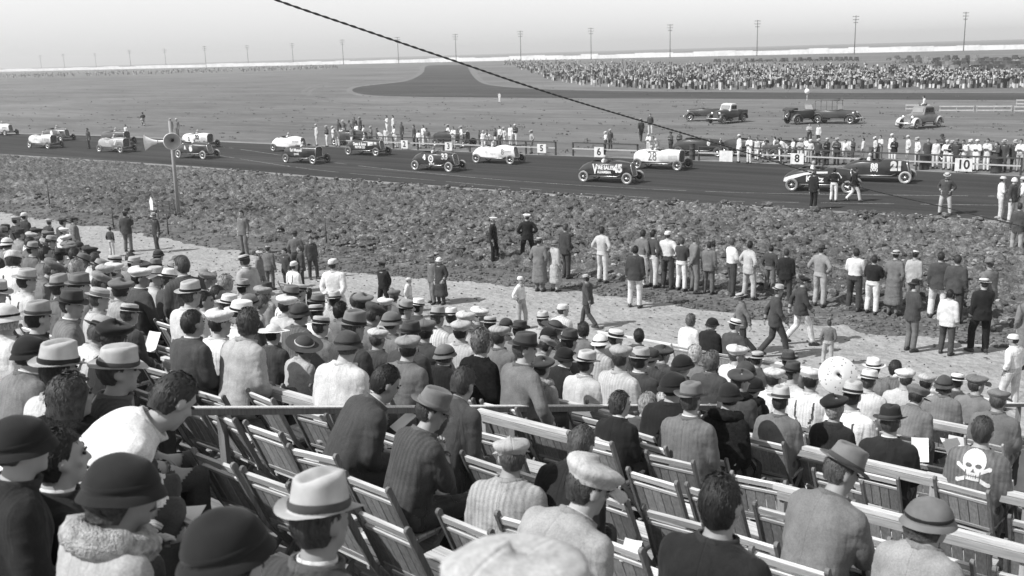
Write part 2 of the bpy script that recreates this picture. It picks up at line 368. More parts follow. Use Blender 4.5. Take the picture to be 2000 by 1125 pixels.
def grid_mesh(name, xs, n, y0f, y1f, hf, mat):
    X = np.repeat(xs[:, None], n, 1); t = np.linspace(0, 1, n)[None, :]
    y0, y1 = y0f(xs)[:, None], y1f(xs)[:, None]; Y = y0+(y1-y0)*t
    Z = hf(X, Y); fade = np.clip(np.minimum((Y-y0)/1.6, (y1-Y)/1.8), 0, 1); fade = fade*fade*(3-2*fade)
    Z = Z*(0.12+0.88*fade)-0.06*(1-fade)+0.01
    V = np.stack([X, Y, Z], -1).reshape(-1, 3)
    i = (np.arange(len(xs)-1)[:, None]*n+np.arange(n-1)[None, :]).reshape(-1)
    F = np.stack([i, i+n, i+n+1, i+1], -1)
    me = bpy.data.meshes.new(name); me.vertices.add(len(V)); me.vertices.foreach_set('co', V.reshape(-1))
    me.loops.add(F.size); me.loops.foreach_set('vertex_index', F.reshape(-1).astype(np.int32))
    me.polygons.add(len(F)); me.polygons.foreach_set('loop_start', np.arange(0, F.size, 4, dtype=np.int32))
    me.update(); me.validate(); me.materials.append(mat)
    return tag(obj(name, me), kind='structure')
xs = np.concatenate([np.arange(-112, -55, 0.17), np.arange(-55, -30, 0.10), np.arange(-30, 6, 0.068)])
grid_mesh('ploughed_field', xs, 225, lambda x: verge_y(x)+2.3, lambda x: near_y(x)-0.95, clod_height, M['soil'])
# loose clods and stubble on top of the field and along its edge: nobody could count them
def clod_stuff(name, n, yf, size, mat):
    base = MB(); base.ell((0, 0, 0), (1, 1, 0.7), nu=6, nv=4); bv = np.array(base.v); bf = np.array([f for f in base.f if len(f) == 4])
    tops = [f for f in base.f if len(f) != 4]
    V, F, X, Y = [], [], [], []
    for k in range(n):
        x = random.choice([random.uniform(-60, 4), random.uniform(-34, 2)]); X.append(x); Y.append(yf(x))
    X, Y = np.array(X), np.array(Y); Z = np.where(Y > verge_y(X)+3.2, clod_height(X, Y)*0.9, 0.02)
    for k in range(n):
        s = size*random.uniform(0.35, 1.0)**1.5*1.6; a = random.uniform(0, 6.28); c, sn = math.cos(a), math.sin(a)
        v = bv*(1+0.35*(rng.random(bv.shape)-0.5)); v = v*np.array([s*random.uniform(0.8, 1.6), s*random.uniform(0.6, 1), s*random.uniform(0.5, 1.1)])
        v = np.stack([v[:, 0]*c-v[:, 1]*sn, v[:, 0]*sn+v[:, 1]*c, v[:, 2]], -1)+np.array([X[k], Y[k], Z[k]])
        b = len(V)*len(bv); V.append(v); F += [tuple(b+i for i in f) for f in bf.tolist()]
    me = bpy.data.meshes.new(name); me.from_pydata(np.concatenate(V).tolist(), [], F); me.materials.append(mat)
    return obj(name, me)
tag(clod_stuff('loose_clods', 13000, lambda x: float(random.uniform(verge_y(x)+2.0, near_y(x)-1.5)), 0.13, M['soil']), 'broken clods of dark earth strewn over the ploughed field', 'clods', kind='stuff')
M['dry'] = ground_mat('dry_crumbs', 0.30, 0.16, 0.42, [(1.5, 1.0, I3), (8.0, 1.0, I3)], 1.2, 0.5, 0.02, 20)
tag(clod_stuff('dry_crumbs', 6500, lambda x: float(random.uniform(verge_y(x)+2.4, near_y(x)-1.2)), 0.062, M['dry']), 'pale dry crumbs of earth lying over the ploughed field', 'crumbs', kind='stuff')
tag(clod_stuff('path_stones', 1800, lambda x: float(random.uniform(19.2, verge_y(x))), 0.028, M['rough']), 'small stones and crumbs of earth lying on the dusty path', 'stones', kind='stuff')
tag(clod_stuff('verge_rubble', 2600, lambda x: float(verge_y(x)+abs(random.gauss(0, 1.1))), 0.055, M['rough']), 'small lumps of earth scattered along the edge of the path', 'rubble', kind='stuff')
# grass tufts in the infield: low clumps of blades
def tufts(name, n, pix_box, mat):
    V, F = [], []
    for k in range(n):
        px = random.uniform(pix_box[0], pix_box[2]); py = pix_box[1]+(pix_box[3]-pix_box[1])*random.random()**1.0
        p = on_z(px, py)
        if (near_y(p.x) < p.y < near_y(p.x)+17): continue
        r_ = random.uniform(0.08, 0.5); h = random.uniform(0.05, 0.16)
        for j in range(5):
            a = random.uniform(0, 6.28); d = r_*random.random(); b = len(V); w = random.uniform(0.04, 0.12); q = random.uniform(0, 6.28)
            x, y = p.x+d*math.cos(a)*1.6, p.y+d*math.sin(a)
            V += [(x-w*math.cos(q), y-w*math.sin(q), 0), (x+w*math.cos(q), y+w*math.sin(q), 0), (x+random.uniform(-.06, .06), y+random.uniform(-.06, .06), h)]
            F.append((b, b+1, b+2))
    me = bpy.data.meshes.new(name); me.from_pydata(V, [], F); me.materials.append(mat); return obj(name, me)
M['tuft'] = mat_obj('dry_tuft', 0.9, 3, 0.3, 30, 0.1, 0.01, 0.1, value=0.13)
tag(tufts('grass_tufts', 900, (-40, 165, 2040, 300), M['tuft']), 'low dry grass tufts dotting the open infield', 'grass', kind='stuff')

# ------------------------------------------------------------------ far fence, poles, crowd, parked cars
def far_wall():
    root = empty('boundary_fence'); tag(root, 'long whitewashed boundary fence running along the skyline', 'fence')
    P = [Vector((x, 742-0.018*(x+1800)*0.9, 0)) for x in (-1900, -1500, -1150, -900, -700, -520, -360, -230, -100)]
    for i in range(len(P)-1):
        n = 9
        for k in range(n):
            a, b = P[i]+(P[i+1]-P[i])*(k/n), P[i]+(P[i+1]-P[i])*((k+1)/n)
            hgt = 2.9+1.2*random.random()**1.5
            mb = MB(); d = (b-a).normalized()*0.05; mb.bar((a+d)+Vector((0, 0, hgt/2)), (b-d)+Vector((0, 0, hgt/2)), 0.15, hgt)
            obj('fence_panel', mb.mesh('fence_panel', M['white']), root)
far_wall()
pole_px = [(1887, 23, 86), (1672, 30, 93), (1480, 39, 98), (1309, 47, 103), (1154, 54, 107), (1016, 60, 111), (889, 66, 114), (776, 72, 118), (668, 77, 122), (570, 84, 125), (482, 88, 127), (399, 90, 130), (321, 95, 132), (252, 97, 133), (185, 104, 136), (123, 105, 137), (78, 108, 138)]
M['pole'] = mat_obj('tarred_pole', 0.9, 4, 0.2, 30, 0.2, 0.01, 0.2, value=0.045)
def utility_pole(px, ytop, i):
    hz = 130-0.029*px; dz = 17.0; depth = FPX*dz/(hz-ytop)/1.02
    d = ray(px, ytop); d = d/ d.dot(FWD); top = EYE+d*depth
    base = Vector((top.x, top.y, 0)); H_ = top.z
    r = empty('utility_pole', base)
    mb = MB(); mb.tube([(0, 0, -0.4), (0, 0, H_*0.5), (0, 0, H_)], [0.30, 0.26, 0.2], n=8); obj('shaft', mb.mesh('shaft', M['pole'], True), r)
    dirv = Vector((math.cos(R(10)), math.sin(R(10)), 0))
    # arms run across the line of poles, which follows x
    for k, dz_ in enumerate((0.7, 2.6, 4.5)):
        mb = MB(); w = 2.4 if k < 2 else 1.7; mb.bar((-w*0.5, -w*0.9, H_-dz_), (w*0.5, w*0.9, H_-dz_), 0.22, 0.26); ca = obj('crossarm', mb.mesh('crossarm', M['pole']), r)
        for q in (-0.85, -0.35, 0.35, 0.85):
            mb = MB(); mb.lathe([(0.09, 0), (0.12, 0.12), (0.05, 0.3)], 6, c=(w*0.5*q, w*0.9*q, H_-dz_+0.13), cap=True); obj('insulator', mb.mesh('insulator', M['pole']), ca)
    names = ['tallest utility pole, at the right end of the skyline row', 'second utility pole from the right end of the skyline row', 'third utility pole from the right, above the parked cars', 'fourth utility pole from the right, above the far crowd', 'fifth utility pole from the right, above the far crowd', 'utility pole above the left end of the far crowd', 'utility pole just right of where the overhead cable meets the skyline', 'utility pole crossing the overhead cable on the skyline', 'skyline utility pole left of the overhead cable', 'tenth utility pole from the right along the skyline', 'eleventh utility pole from the right along the skyline', 'skyline utility pole right of the loudspeaker horns', 'faint skyline utility pole right above the loudspeaker horns', 'faint skyline utility pole left of the loudspeaker horns', 'faint utility pole third from the left end of the skyline', 'faint utility pole second from the left end of the skyline', 'faintest utility pole, at the left end of the skyline']
    tag(r, names[i], 'utility pole', 'utility poles along the skyline')
for i, (px, yt, yb) in enumerate(pole_px): utility_pole(px, yt, i)

# warm-day haze: one closed box of thin even air round the whole place
mt, nt, bs, N, L = nodes('haze_air'); nt.nodes.remove(bs); pv = N('ShaderNodeVolumePrincipled'); pv.inputs['Color'].default_value = (0.95, 0.95, 0.95, 1); pv.inputs['Density'].default_value = HAZE; pv.inputs['Anisotropy'].default_value = 0.25
L(pv.outputs[0], nt.nodes['Material Output'].inputs['Volume'])
mb = MB(); mb.box((0, 0, 18.5), (7800, 7800, 39)); hz_ = obj('haze', mb.mesh('haze', mt)); tag(hz_, 'thin pale daytime haze over the whole field', 'haze', kind='stuff')
# ------------------------------------------------------------------ people: one continuous body per pose, clothes and hats as parts
SKIN, COAT, LEGS, SHOE, SLEEVE = 0, 1, 2, 3, 4
def lean_vec(a): return Vector((0, math.sin(a), math.cos(a)))
def build_body(name, kind='stand', lean=0.0, hunch=0.0, turn=0.0, nod=0.0, tilt=0.0, twist=0.0, arms=None, legs=None, shoulder=0.188, girth=1.02, garment='suit', voxel=0.016, sleeves=True, hands=True, bust=0.0, wrinkle=1.0):
    mb = MB()
    P0 = Vector((0, 0, 0.95)) if kind == 'stand' else Vector((0, -0.04, 0.56))
    u0, u1, u2, u3 = (lean_vec(lean+hunch*k) for k in (0.0, 0.35, 0.75, 1.0))
    P1 = P0+u0*0.13; P2 = P1+u1*0.20; P3 = P2+u2*0.15; PN = P3+u3*0.065
    Rt = Matrix.Rotation(twist, 3, 'Z')
    def frame(u):                                       # right, forward, up
        r = Rt @ Vector((1, 0, 0)); f = u.cross(r).normalized(); return r, f, u
    def ring(p, u, rx, ry, n=16, off=0.0, sq=0.78):
        r, f, _ = frame(u); out = []
        for i in range(n):
            a = 2*math.pi*i/n; c, s = math.cos(a), math.sin(a)
            c = math.copysign(abs(c)**sq, c); s = math.copysign(abs(s)**sq, s)
            out.append(p+r*c*rx+f*(s*ry+off))
        return out
    g = girth; big = garment in ('suit', 'coat')
    tor = [ring(P0-u0*0.10, u0, 0.11*g, 0.09*g), ring(P0-u0*0.02, u0, 0.165*g, 0.125*g), ring(P1-u0*0.02, u1, (0.158+0.016*big)*g, 0.120*g), ring((P1+P2)/2, u1, (0.168+0.016*big)*g, 0.124*g),
           ring(P2+u2*0.02, u2, shoulder*1.0, 0.128*g+bust*0.3, off=bust), ring(P3-u2*0.045, u2, shoulder*1.03, 0.108*g, off=-0.01), ring(P3+u3*0.002, u3, shoulder*0.84, 0.088, off=-0.015), ring(P3+u3*0.048, u3, 0.095, 0.074, off=-0.012)]
    mb.rings(tor, COAT)
    # skirts of the jacket, coat or dress
    if kind == 'stand':
        if garment == 'suit':
            mb.rings([ring(P1, u0, 0.168*g, 0.128*g), ring(P0, u0, 0.188*g, 0.142*g), ring(P0-u0*0.16, u0, 0.196*g, 0.15*g)], COAT)
        elif garment in ('coat', 'dress'):
            w = 0.20 if garment == 'dress' else 0.215
            mb.rings([ring(P1, u0, 0.165*g, 0.128*g), ring(P0, u0, 0.192*g, 0.15*g), ring(P0-u0*0.30, u0, w, 0.17), ring(Vector((0, 0, 0.30)), Vector((0, 0, 1)), w+0.035, 0.20)], COAT)
        else:
            mb.rings([ring(P1+u0*0.06, u0, 0.150*g, 0.112*g), ring(P1-u0*0.05, u0, 0.170*g, 0.128*g)], COAT)
            mb.rings([ring(P1-u0*0.03, u0, 0.155*g, 0.118*g), ring(P0-u0*0.06, u0, 0.168*g, 0.132*g)], LEGS)
    else:
        mb.rings([ring(P1, u0, 0.168*g, 0.125*g), ring(P0-u0*0.02, u0, 0.19*g, 0.135*g, off=-0.01), ring(P0-u0*0.09, u0, 0.185*g, 0.13*g, off=-0.01)], COAT)
    # legs
    if legs is None:
        legs = ([((0.095, 0, -0.03), (0.105, 0.025, -0.45), (0.105, -0.02, -0.86), 0.06)]*2 if kind == 'stand' else [((0.09, 0.02, -0.02), (0.14, 0.43, -0.03), (0.13, 0.40, -0.46), 0.1)]*2)
    for s, lg in zip((1, -1), legs):
        h, k, a = (Vector((s*q[0], q[1], q[2]))+P0 for q in lg[:3])
        skirted = garment in ('coat', 'dress')
        mb.tube([h, h+(k-h)*0.45, k, k+(a-k)*0.5, a-(a-k).normalized()*0.02], [0.098*g, 0.09*g, 0.073, 0.068, 0.066 if not skirted else 0.05], LEGS, n=12)
        toe = Matrix.Rotation(-s*lg[3], 3, 'Z')
        f0 = a+Vector((0, 0, -0.035))
        mb.rings([[f0+toe @ Vector((x*wd, y, z)) for x, z in ((1, 0), (0.7, hh*0.8), (0, hh), (-0.7, hh*0.8), (-1, 0), (-0.8, -0.05), (0.8, -0.05))] for y, wd, hh in ((-0.085, 0.028, 0.02), (-0.06, 0.038, 0.05), (0.02, 0.042, 0.055), (0.10, 0.047, 0.022), (0.155, 0.04, 0.0), (0.18, 0.02, -0.015))], SHOE)
    # arms
    r, f, u = frame(u2)
    if arms is None: arms = [((0.055, -0.03, -0.29), (0.07, 0.05, -0.54))]*2 if kind == 'stand' else [((0.06, 0.05, -0.27), (-0.05, 0.27, -0.34))]*2
    hand_geo = []
    for s, (e_, w_) in zip((1, -1), arms):
        sh = P3-u2*0.035+r*(s*shoulder*0.93)-f*0.012
        tr = lambda q: sh+r*(s*q[0])+f*q[1]+u*q[2]
        el, wr = tr(e_), tr(w_)
        mb.ell(sh, (0.066, 0.070, 0.064), None, SLEEVE)
        mb.tube([sh, sh+(el-sh)*0.5, el], [0.067, 0.060, 0.053], SLEEVE, n=10)
        mb.tube([el, el+(wr-el)*0.3, wr], [0.054, 0.052 if sleeves else 0.042, 0.046 if sleeves else 0.03], SLEEVE if sleeves else SKIN, n=10)
        d = (wr-el).normalized(); hc = wr+d*0.055
        mb.tube([wr-d*0.02, wr+d*0.02], [0.030, 0.032], SKIN, n=8)
        q = d.to_track_quat('Y', 'Z').to_matrix()
        mb.ell(hc, (0.042, 0.058, 0.024), q, SKIN, 8, 6)
        if hands: hand_geo.append((s, hc, q))
    # neck, head
    uh = lean_vec(lean*0.35+hunch*0.3+nod*0.35)
    nk = PN+uh*0.03
    HC = PN+uh*0.125+lean_vec(lean*0.35+hunch*0.3+nod*0.35+math.pi/2)*0.022
    mb.tube([P3-u3*0.01, PN, HC-Vector((0, 0, 0.05))], [0.070, 0.061, 0.058], SKIN, n=12)
    HM = Matrix.Translation(HC) @ Matrix.Rotation(turn, 4, 'Z') @ Matrix.Rotation(-nod, 4, 'X') @ Matrix.Rotation(tilt, 4, 'Y')
    hr = HM.to_3x3()
    def H(x, y, z): return HM @ Vector((x, y, z))
    mb.ell(H(0, -0.012, 0.025), (0.076, 0.096, 0.098), hr, SKIN, 16, 12)
    mb.ell(H(0, 0.028, -0.045), (0.060, 0.066, 0.082), hr, SKIN, 14, 10)
    mb.ell(H(0, 0.072, -0.100), (0.026, 0.022, 0.022), hr, SKIN, 8, 6)
    mb.tube([H(0, 0.082, 0.025), H(0, 0.100, -0.012), H(0, 0.108, -0.030)], [0.011, 0.014, 0.019], SKIN, n=8)
    mb.ell(H(0, 0.080, 0.038), (0.050, 0.014, 0.010), hr, SKIN, 10, 6)
    mb.ell(H(0, 0.084, -0.064), (0.026, 0.014, 0.011), hr, SKIN, 8, 6)
    for s in (1, -1):
        mb.ell(H(s*0.082, -0.008, -0.008), (0.012, 0.026, 0.034), hr, SKIN, 8, 6)
        mb.ell(H(s*0.046, 0.062, -0.018), (0.020, 0.018, 0.018), hr, SKIN, 8, 6)
    # union
    src = mb.mesh(name+'_src'); so = bpy.data.objects.new('tmp', src); col.objects.link(so)
    rm = so.modifiers.new('r', 'REMESH'); rm.mode = 'VOXEL'; rm.voxel_size = voxel; rm.adaptivity = 0
    sm = so.modifiers.new('s', 'SMOOTH'); sm.factor = 0.5; sm.iterations = 2
    dg = bpy.context.evaluated_depsgraph_get(); ev = so.evaluated_get(dg)
    me = bpy.data.meshes.new_from_object(ev); bpy.data.objects.remove(so)
    V = np.empty(len(me.vertices)*3); me.vertices.foreach_get('co', V); V = V.reshape(-1, 3)
    Nn = np.empty(len(me.vertices)*3); me.vertices.foreach_get('normal', Nn); Nn = Nn.reshape(-1, 3)
    kd = kdtree.KDTree(len(mb.v))
    for i, q in enumerate(mb.v): kd.insert(q, i)
    kd.balance()
    F = [tuple(p.vertices) for p in me.polygons]
    C = np.array([V[list(q)].mean(0) for q in F])
    reg = np.array([mb.r[kd.find(c)[1]] for c in C])
    if garment == 'shirt':                                     # trousers reach up to the belt
        hgt = (C-np.array(P0)) @ np.array(u0); reg[(reg == COAT) & (hgt < 0.075)] = LEGS; reg[(reg == LEGS) & (hgt >= 0.075)] = COAT
    if garment == 'suit' and kind == 'stand':                  # even hem
        hgt = (C-np.array(P0)) @ np.array(u0); reg[(reg == COAT) & (hgt < -0.150)] = LEGS; reg[(reg == LEGS) & (hgt >= -0.150)] = COAT
    reg[reg == SLEEVE] = COAT
    bpy.data.meshes.remove(me); bpy.data.meshes.remove(src)
    cl = np.zeros(len(V)); fl = np.zeros(len(V))
    for f_, r_ in zip(F, reg):
        for v_ in f_:
            if r_ == COAT: cl[v_] += 1
            fl[v_] += 1
    deep = (cl == fl) & (fl > 0)
    bodyF = list(F); bodyV = [tuple(q) for q in (V-Nn*(deep*0.016)[:, None])]
    body = MB(); body.add(bodyV, bodyF)
    for s, hc, q in hand_geo:                               # four fingers and a thumb leaving the side of the palm
        for k, (fx, L_) in enumerate(((-0.030, 0.068), (-0.010, 0.078), (0.010, 0.074), (0.029, 0.058))):
            a = hc+q @ Vector((fx, 0.040, 0)); b = a+q @ Vector((fx*0.1, L_*0.5, -0.010)); c = b+q @ Vector((0, L_*0.35, -0.026))
            body.tube([a, b, c], [0.0095, 0.009, 0.0075], n=6)
        a = hc+q @ Vector((-s*0.034, -0.014, 0)); b = a+q @ Vector((-s*0.026, 0.030, -0.010)); c = b+q @ Vector((-s*0.004, 0.030, -0.012))
        body.tube([a, b, c], [0.012, 0.0105, 0.009], n=6)
    for s in (1, -1):                                       # eyes, brows, mouth
        body.ell(H(s*0.031, 0.083, 0.012), (0.014, 0.008, 0.007), hr, 1, 8, 4)
        body.tube([H(s*0.016, 0.094, 0.031), H(s*0.034, 0.092, 0.036), H(s*0.050, 0.080, 0.030)], [0.004, 0.005, 0.003], 1, n=5)
    body.tube([H(-0.022, 0.090, -0.060), H(0, 0.099, -0.062), H(0.022, 0.090, -0.060)], [0.003, 0.004, 0.003], 1, n=5)
    bme = body.mesh(name+'_body', M['skin'], True); bme.materials.append(M['dark_feature'])
    bme.polygons.foreach_set('material_index', body.fr)
    out = {'body': bme, 'head': HM, 'kind': kind}
    th = (V-np.array(P0)) @ np.array(u0); armv = np.abs(V[:, 0]) > shoulder*0.98
    w1 = V[:, 2]*13+np.abs(V[:, 0])*9-V[:, 1]*5+1.6*vnoise(V*5); n1 = vnoise(np.stack([w1, V[:, 0]*1.5+3, V[:, 1]*1.5], -1))
    mask = np.where(armv, 0.6, 0.25+0.75*np.exp(-((th-0.07)/0.13)**2)+0.25*np.exp(-((th-0.40)/0.08)**2))
    q2 = 1-np.abs(2*vnoise(V*np.array([9, 9, 14])+31.7)-1)
    nz = (0.007*(1-np.abs(2*n1-1))**2.5*mask-0.0025*np.clip((q2-0.72)/0.28, 0, 1)**2)*wrinkle
    for key, rg, off in (('jacket', COAT, 0.006), ('trousers', LEGS, 0.004), ('shoe', SHOE, 0.003)):
        idx = np.nonzero(reg == rg)[0]
        if len(idx) == 0: continue
        parts = [idx]
        if key == 'shoe': parts = [idx[C[idx, 0] > 0], idx[C[idx, 0] <= 0]]
        for kk, pi in enumerate(parts):
            if len(pi) == 0: continue
            used = sorted({v for i in pi for v in F[i]}); mp = {v: j for j, v in enumerate(used)}
            W = V[used]+Nn[used]*(off+0.004)
            if key == 'jacket':                              # cloth bridges the hollows of the body
                E = np.array(sorted({tuple(sorted((mp[F[i][a]], mp[F[i][(a+1) % len(F[i])]]))) for i in pi for a in range(len(F[i]))})); cnt = np.zeros(len(W))
                np.add.at(cnt, E[:, 0], 1); np.add.at(cnt, E[:, 1], 1); free = deep[used]
                for _ in range(int(0.30/voxel)):
                    acc = np.zeros_like(W); np.add.at(acc, E[:, 0], W[E[:, 1]]); np.add.at(acc, E[:, 1], W[E[:, 0]])
                    W = np.where(free[:, None], W*0.4+0.6*acc/np.maximum(cnt, 1)[:, None], W)
                W = W+Nn[used]*(0.006*free[:, None])
            if key != 'shoe': W = W+Nn[used]*(nz[used, None]*1.35)
            g_ = MB(); g_.add([tuple(q) for q in W], [tuple(mp[v] for v in F[i]) for i in pi])
            out[key+('' if key != 'shoe' else str(kk))] = g_.mesh(name+'_'+key, M['cloth'] if key != 'shoe' else M['leather'], True)
    # braces: two straps over the back that meet between the shoulders
    if 'jacket' in out:
        jm = out['jacket']; JV = np.array([v.co[:] for v in jm.vertices]); JN = np.array([v.normal[:] for v in jm.vertices]); JF = [tuple(p.vertices) for p in jm.polygons]
        jc = np.array([JV[list(q)].mean(0) for q in JF]); jt = (jc-np.array(P0)) @ np.array(u0)
        pick = [i for i in range(len(JF)) if 0.04 < jt[i] < 0.46 and abs(abs(jc[i, 0])-(0.10 if jt[i] > 0.30 else 0.028+0.072*max(0, jt[i]-0.12)/0.18)) < max(0.011, voxel*0.7)]
        if pick:
            us = sorted({v for i in pick for v in JF[i]}); mq = {v: j for j, v in enumerate(us)}; g_ = MB(); g_.add([tuple(q) for q in JV[us]+JN[us]*0.004], [tuple(mq[v] for v in JF[i]) for i in pick]); out['braces'] = g_.mesh('braces', M['cloth'], True)
    # shirt collar and fur collar rings round the neck
    def collar(r0, r1, h, thick, fw=0.0):
        c = MB(); rr, ff, uu = frame(u3); n = 18; rings = []
        for (rad, z) in ((r0, -0.012), (r0+thick, -0.016), (r1+thick, h), (r1, h), (r0, -0.012)):
            rings.append([P3+uu*(0.042+z)+rr*math.cos(2*math.pi*i/n)*rad+ff*(math.sin(2*math.pi*i/n)*rad*1.06+0.002-0.018*(z < 0)*max(0, math.sin(2*math.pi*i/n))) for i in range(n)])
        c.rings(rings, cap=False); return c
    out['lapel'] = collar(0.082, 0.074, 0.026, 0.018).mesh('coat_collar', M['cloth'], True)
    out['collar'] = collar(0.068, 0.060, 0.034, 0.006).mesh('collar', M['cloth'], True)
    fc = MB(); rr, ff, uu = frame(u3); n = 26; rings = []
    for j in range(10):
        b = 2*math.pi*j/10; ro, zz = 0.105+0.055*math.cos(b), 0.055*math.sin(b)+0.02
        rings.append([P3+uu*(zz+0.018*rng.random())+rr*math.cos(2*math.pi*i/n)*(ro+0.016*rng.random())+ff*(math.sin(2*math.pi*i/n)*(ro*0.95+0.016*rng.random())-0.01) for i in range(n)])
    fc.rings(rings+[rings[0]], cap=False); out['fur'] = fc.mesh('fur_collar', M['fur'], True)
    return out

# ------------------------------------------------------------------ hats and hair, in head coordinates (face looks along +y)
def surf(fn, nu, nv, closed_top=False):
    mb = MB(); rings = [[fn(2*math.pi*i/nu, k/nv) for i in range(nu)] for k in range(nv+1)]
    mb.rings(rings, cap=False)
    if closed_top: mb.add([rings[-1][i] for i in range(nu)], [tuple(range(nu))])
    return mb
def crown_brim(cr, ch, top, brx, bry, curl, crease, pinch, flare=0.0, z0=0.040, nu=32, dome=False):
    """one felt or straw shell: from the brim's edge in to the crown and over its top"""
    def fn(a, t):
        c, s = math.cos(a), math.sin(a)
        if t < 0.34:                                          # brim, top side, from the edge inward
            q = t/0.34; rx = brx+(cr*0.98-brx)*q; ry = bry+(cr*1.18-bry)*q
            z = z0+(1-q)**1.6*(curl*(c*c)*1.0-curl*0.45*s*s*(1 if s > 0 else 0.1)+flare)
            return Vector((c*rx, s*ry-0.008, z))
        q = (t-0.34)/0.66
        if q < 0.62:                                          # wall
            w = q/0.62; k = 1-(1-top)*w**1.3
            if dome: k = math.sqrt(max(0.0, 1-(w*0.78)**2))
            z = z0+ch*w*(0.80 if dome else 1.0)
            px = 1-pinch*0.28*max(0, s)**2*w*abs(c)**0.5
            return Vector((c*cr*k*px, s*cr*1.18*k-0.008, z+(0.012*s*w if crease else 0)))
        w = (q-0.62)/0.38                                     # top
        k0 = top if not dome else math.sqrt(max(0.0, 1-0.78**2))
        k = k0*(1-w); z = z0+ch*(0.80 if dome else 1.0)
        if dome: z += ch*0.20*math.sin(w*math.pi/2)
        else: z += 0.010*math.sin(min(1, w*3)*math.pi/2)
        x, y = c*cr*k, s*cr*1.18*k-0.008
        if crease: z -= crease*math.exp(-(x/0.024)**2)*min(1.0, w*3); z += 0.012*s*(1-w)
        return Vector((x, y, z))
    return surf(fn, nu, 22)
def band(cr, z0, h, k=1.02, slope=0.0):
    def fn(a, t):
        c, s = math.cos(a), math.sin(a); w = [0, 1, 1, 0][min(3, int(t*3+0.5))]
        rr = (k if t < 0.6 else k-0.03*h/0.03*0.5); rr = k+0.012 if 0.2 < t < 0.8 else k-0.03
        return Vector((c*cr*rr, s*cr*1.18*rr-0.008, z0+h*min(1, max(0, t*1.5-0.25))))
    return surf(fn, 28, 3)
HATS = {}
def reg_hat(key, mb, mat, bands=(), words=''):
    A = np.array(mb.v); nz = np.stack([vnoise(A*13+q)-0.5 for q in (3.1, 8.7, 15.3)], -1)*(0.010 if key not in ('boater',) else 0.003); mb.v = [tuple(q) for q in A+nz]
    HATS[key] = (mb.mesh(key, mat, True), [(nm, b.mesh(nm, M['felt'], True)) for nm, b in bands], words)
reg_hat('fedora', crown_brim(0.094, 0.108, 0.84, 0.142, 0.160, 0.022, 0.026, 0.9), M['felt'], [('hat_band', band(0.094, 0.044, 0.030))], 'fedora')
reg_hat('homburg', crown_brim(0.094, 0.100, 0.90, 0.140, 0.160, 0.034, 0.020, 0.5), M['felt'], [('hat_band', band(0.094, 0.044, 0.022))], 'homburg')
reg_hat('boater', crown_brim(0.092, 0.072, 0.97, 0.145, 0.162, 0.006, 0.0, 0.0), M['straw'], [('hat_band', band(0.092, 0.044, 0.036))], 'straw boater')
reg_hat('panama', crown_brim(0.093, 0.098, 0.88, 0.148, 0.168, 0.016, 0.018, 0.6), M['straw'], [('hat_band', band(0.093, 0.044, 0.026))], 'straw hat')
reg_hat('wide', crown_brim(0.094, 0.085, 0.9, 0.205, 0.22, 0.012, 0.0, 0.0, dome=True), M['straw'], [('hat_band', band(0.094, 0.044, 0.020))], 'wide-brimmed hat')
reg_hat('cloche', crown_brim(0.100, 0.110, 0.9, 0.122, 0.138, 0.004, 0.0, 0.0, flare=-0.030, z0=0.012, dome=True), M['felt'], [('hat_band', band(0.100, 0.018, 0.022, 1.0))], 'cloche hat')
def cap_mesh():
    def fn(a, t):
        c, s = math.cos(a), math.sin(a)
        prof = [(0.092, 0.030), (0.097, 0.048), (0.112, 0.066), (0.121, 0.082), (0.116, 0.098), (0.094, 0.112), (0.055, 0.119), (0.004, 0.121)]
        q = t*7; i = min(6, int(q)); f = q-i; r_ = prof[i][0]*(1-f)+prof[i+1][0]*f; z = prof[i][1]*(1-f)+prof[i+1][1]*f
        wob = 1+0.022*abs(math.sin(4*a))*min(1, t*2)+0.015*math.sin(3*a+1)*t
        return Vector((c*r_*wob, s*r_*1.16*wob+0.004, z-0.020*s*t*(1-0.3*t)*1.6+0.006*t+0.006*math.sin(2*a)*t))
    mb = surf(fn, 32, 16)
    vis = [[Vector((math.sin(a)*r_*0.98, 0.002+math.cos(a)*r_*1.22, z-0.02*abs(math.sin(a)))) for a in np.linspace(-1.05, 1.05, 11)] for r_, z in ((0.088, 0.034), (0.150, 0.016), (0.150, 0.010), (0.088, 0.026))]
    v = [q for r_ in vis for q in r_]; f = []
    for k in range(3):
        for i in range(10): f.append((k*11+i, k*11+i+1, (k+1)*11+i+1, (k+1)*11+i))
    mb.add(v, f); mb.ell((0, 0.0, 0.128), (0.008, 0.008, 0.004), nu=6, nv=4); return mb
reg_hat('cap', cap_mesh(), M['cloth'], (), 'flat cap')
def beret_mesh():
    def fn(a, t):
        c, s = math.cos(a), math.sin(a)
        prof = [(0.088, 0.030), (0.120, 0.050), (0.140, 0.075), (0.135, 0.098), (0.10, 0.118), (0.05, 0.128), (0.003, 0.130)]
        q = t*6; i = min(5, int(q)); f = q-i; r_ = prof[i][0]*(1-f)+prof[i+1][0]*f; z = prof[i][1]*(1-f)+prof[i+1][1]*f
        return Vector((c*r_+0.025*t, s*r_*1.1-0.012, z-0.05*c*t*0.6))
    mb = surf(fn, 26, 14); mb.tube([(0.025, -0.012, 0.112), (0.026, -0.012, 0.138)], [0.004, 0.003], n=6); return mb
reg_hat('beret', beret_mesh(), M['felt'], (), 'beret')
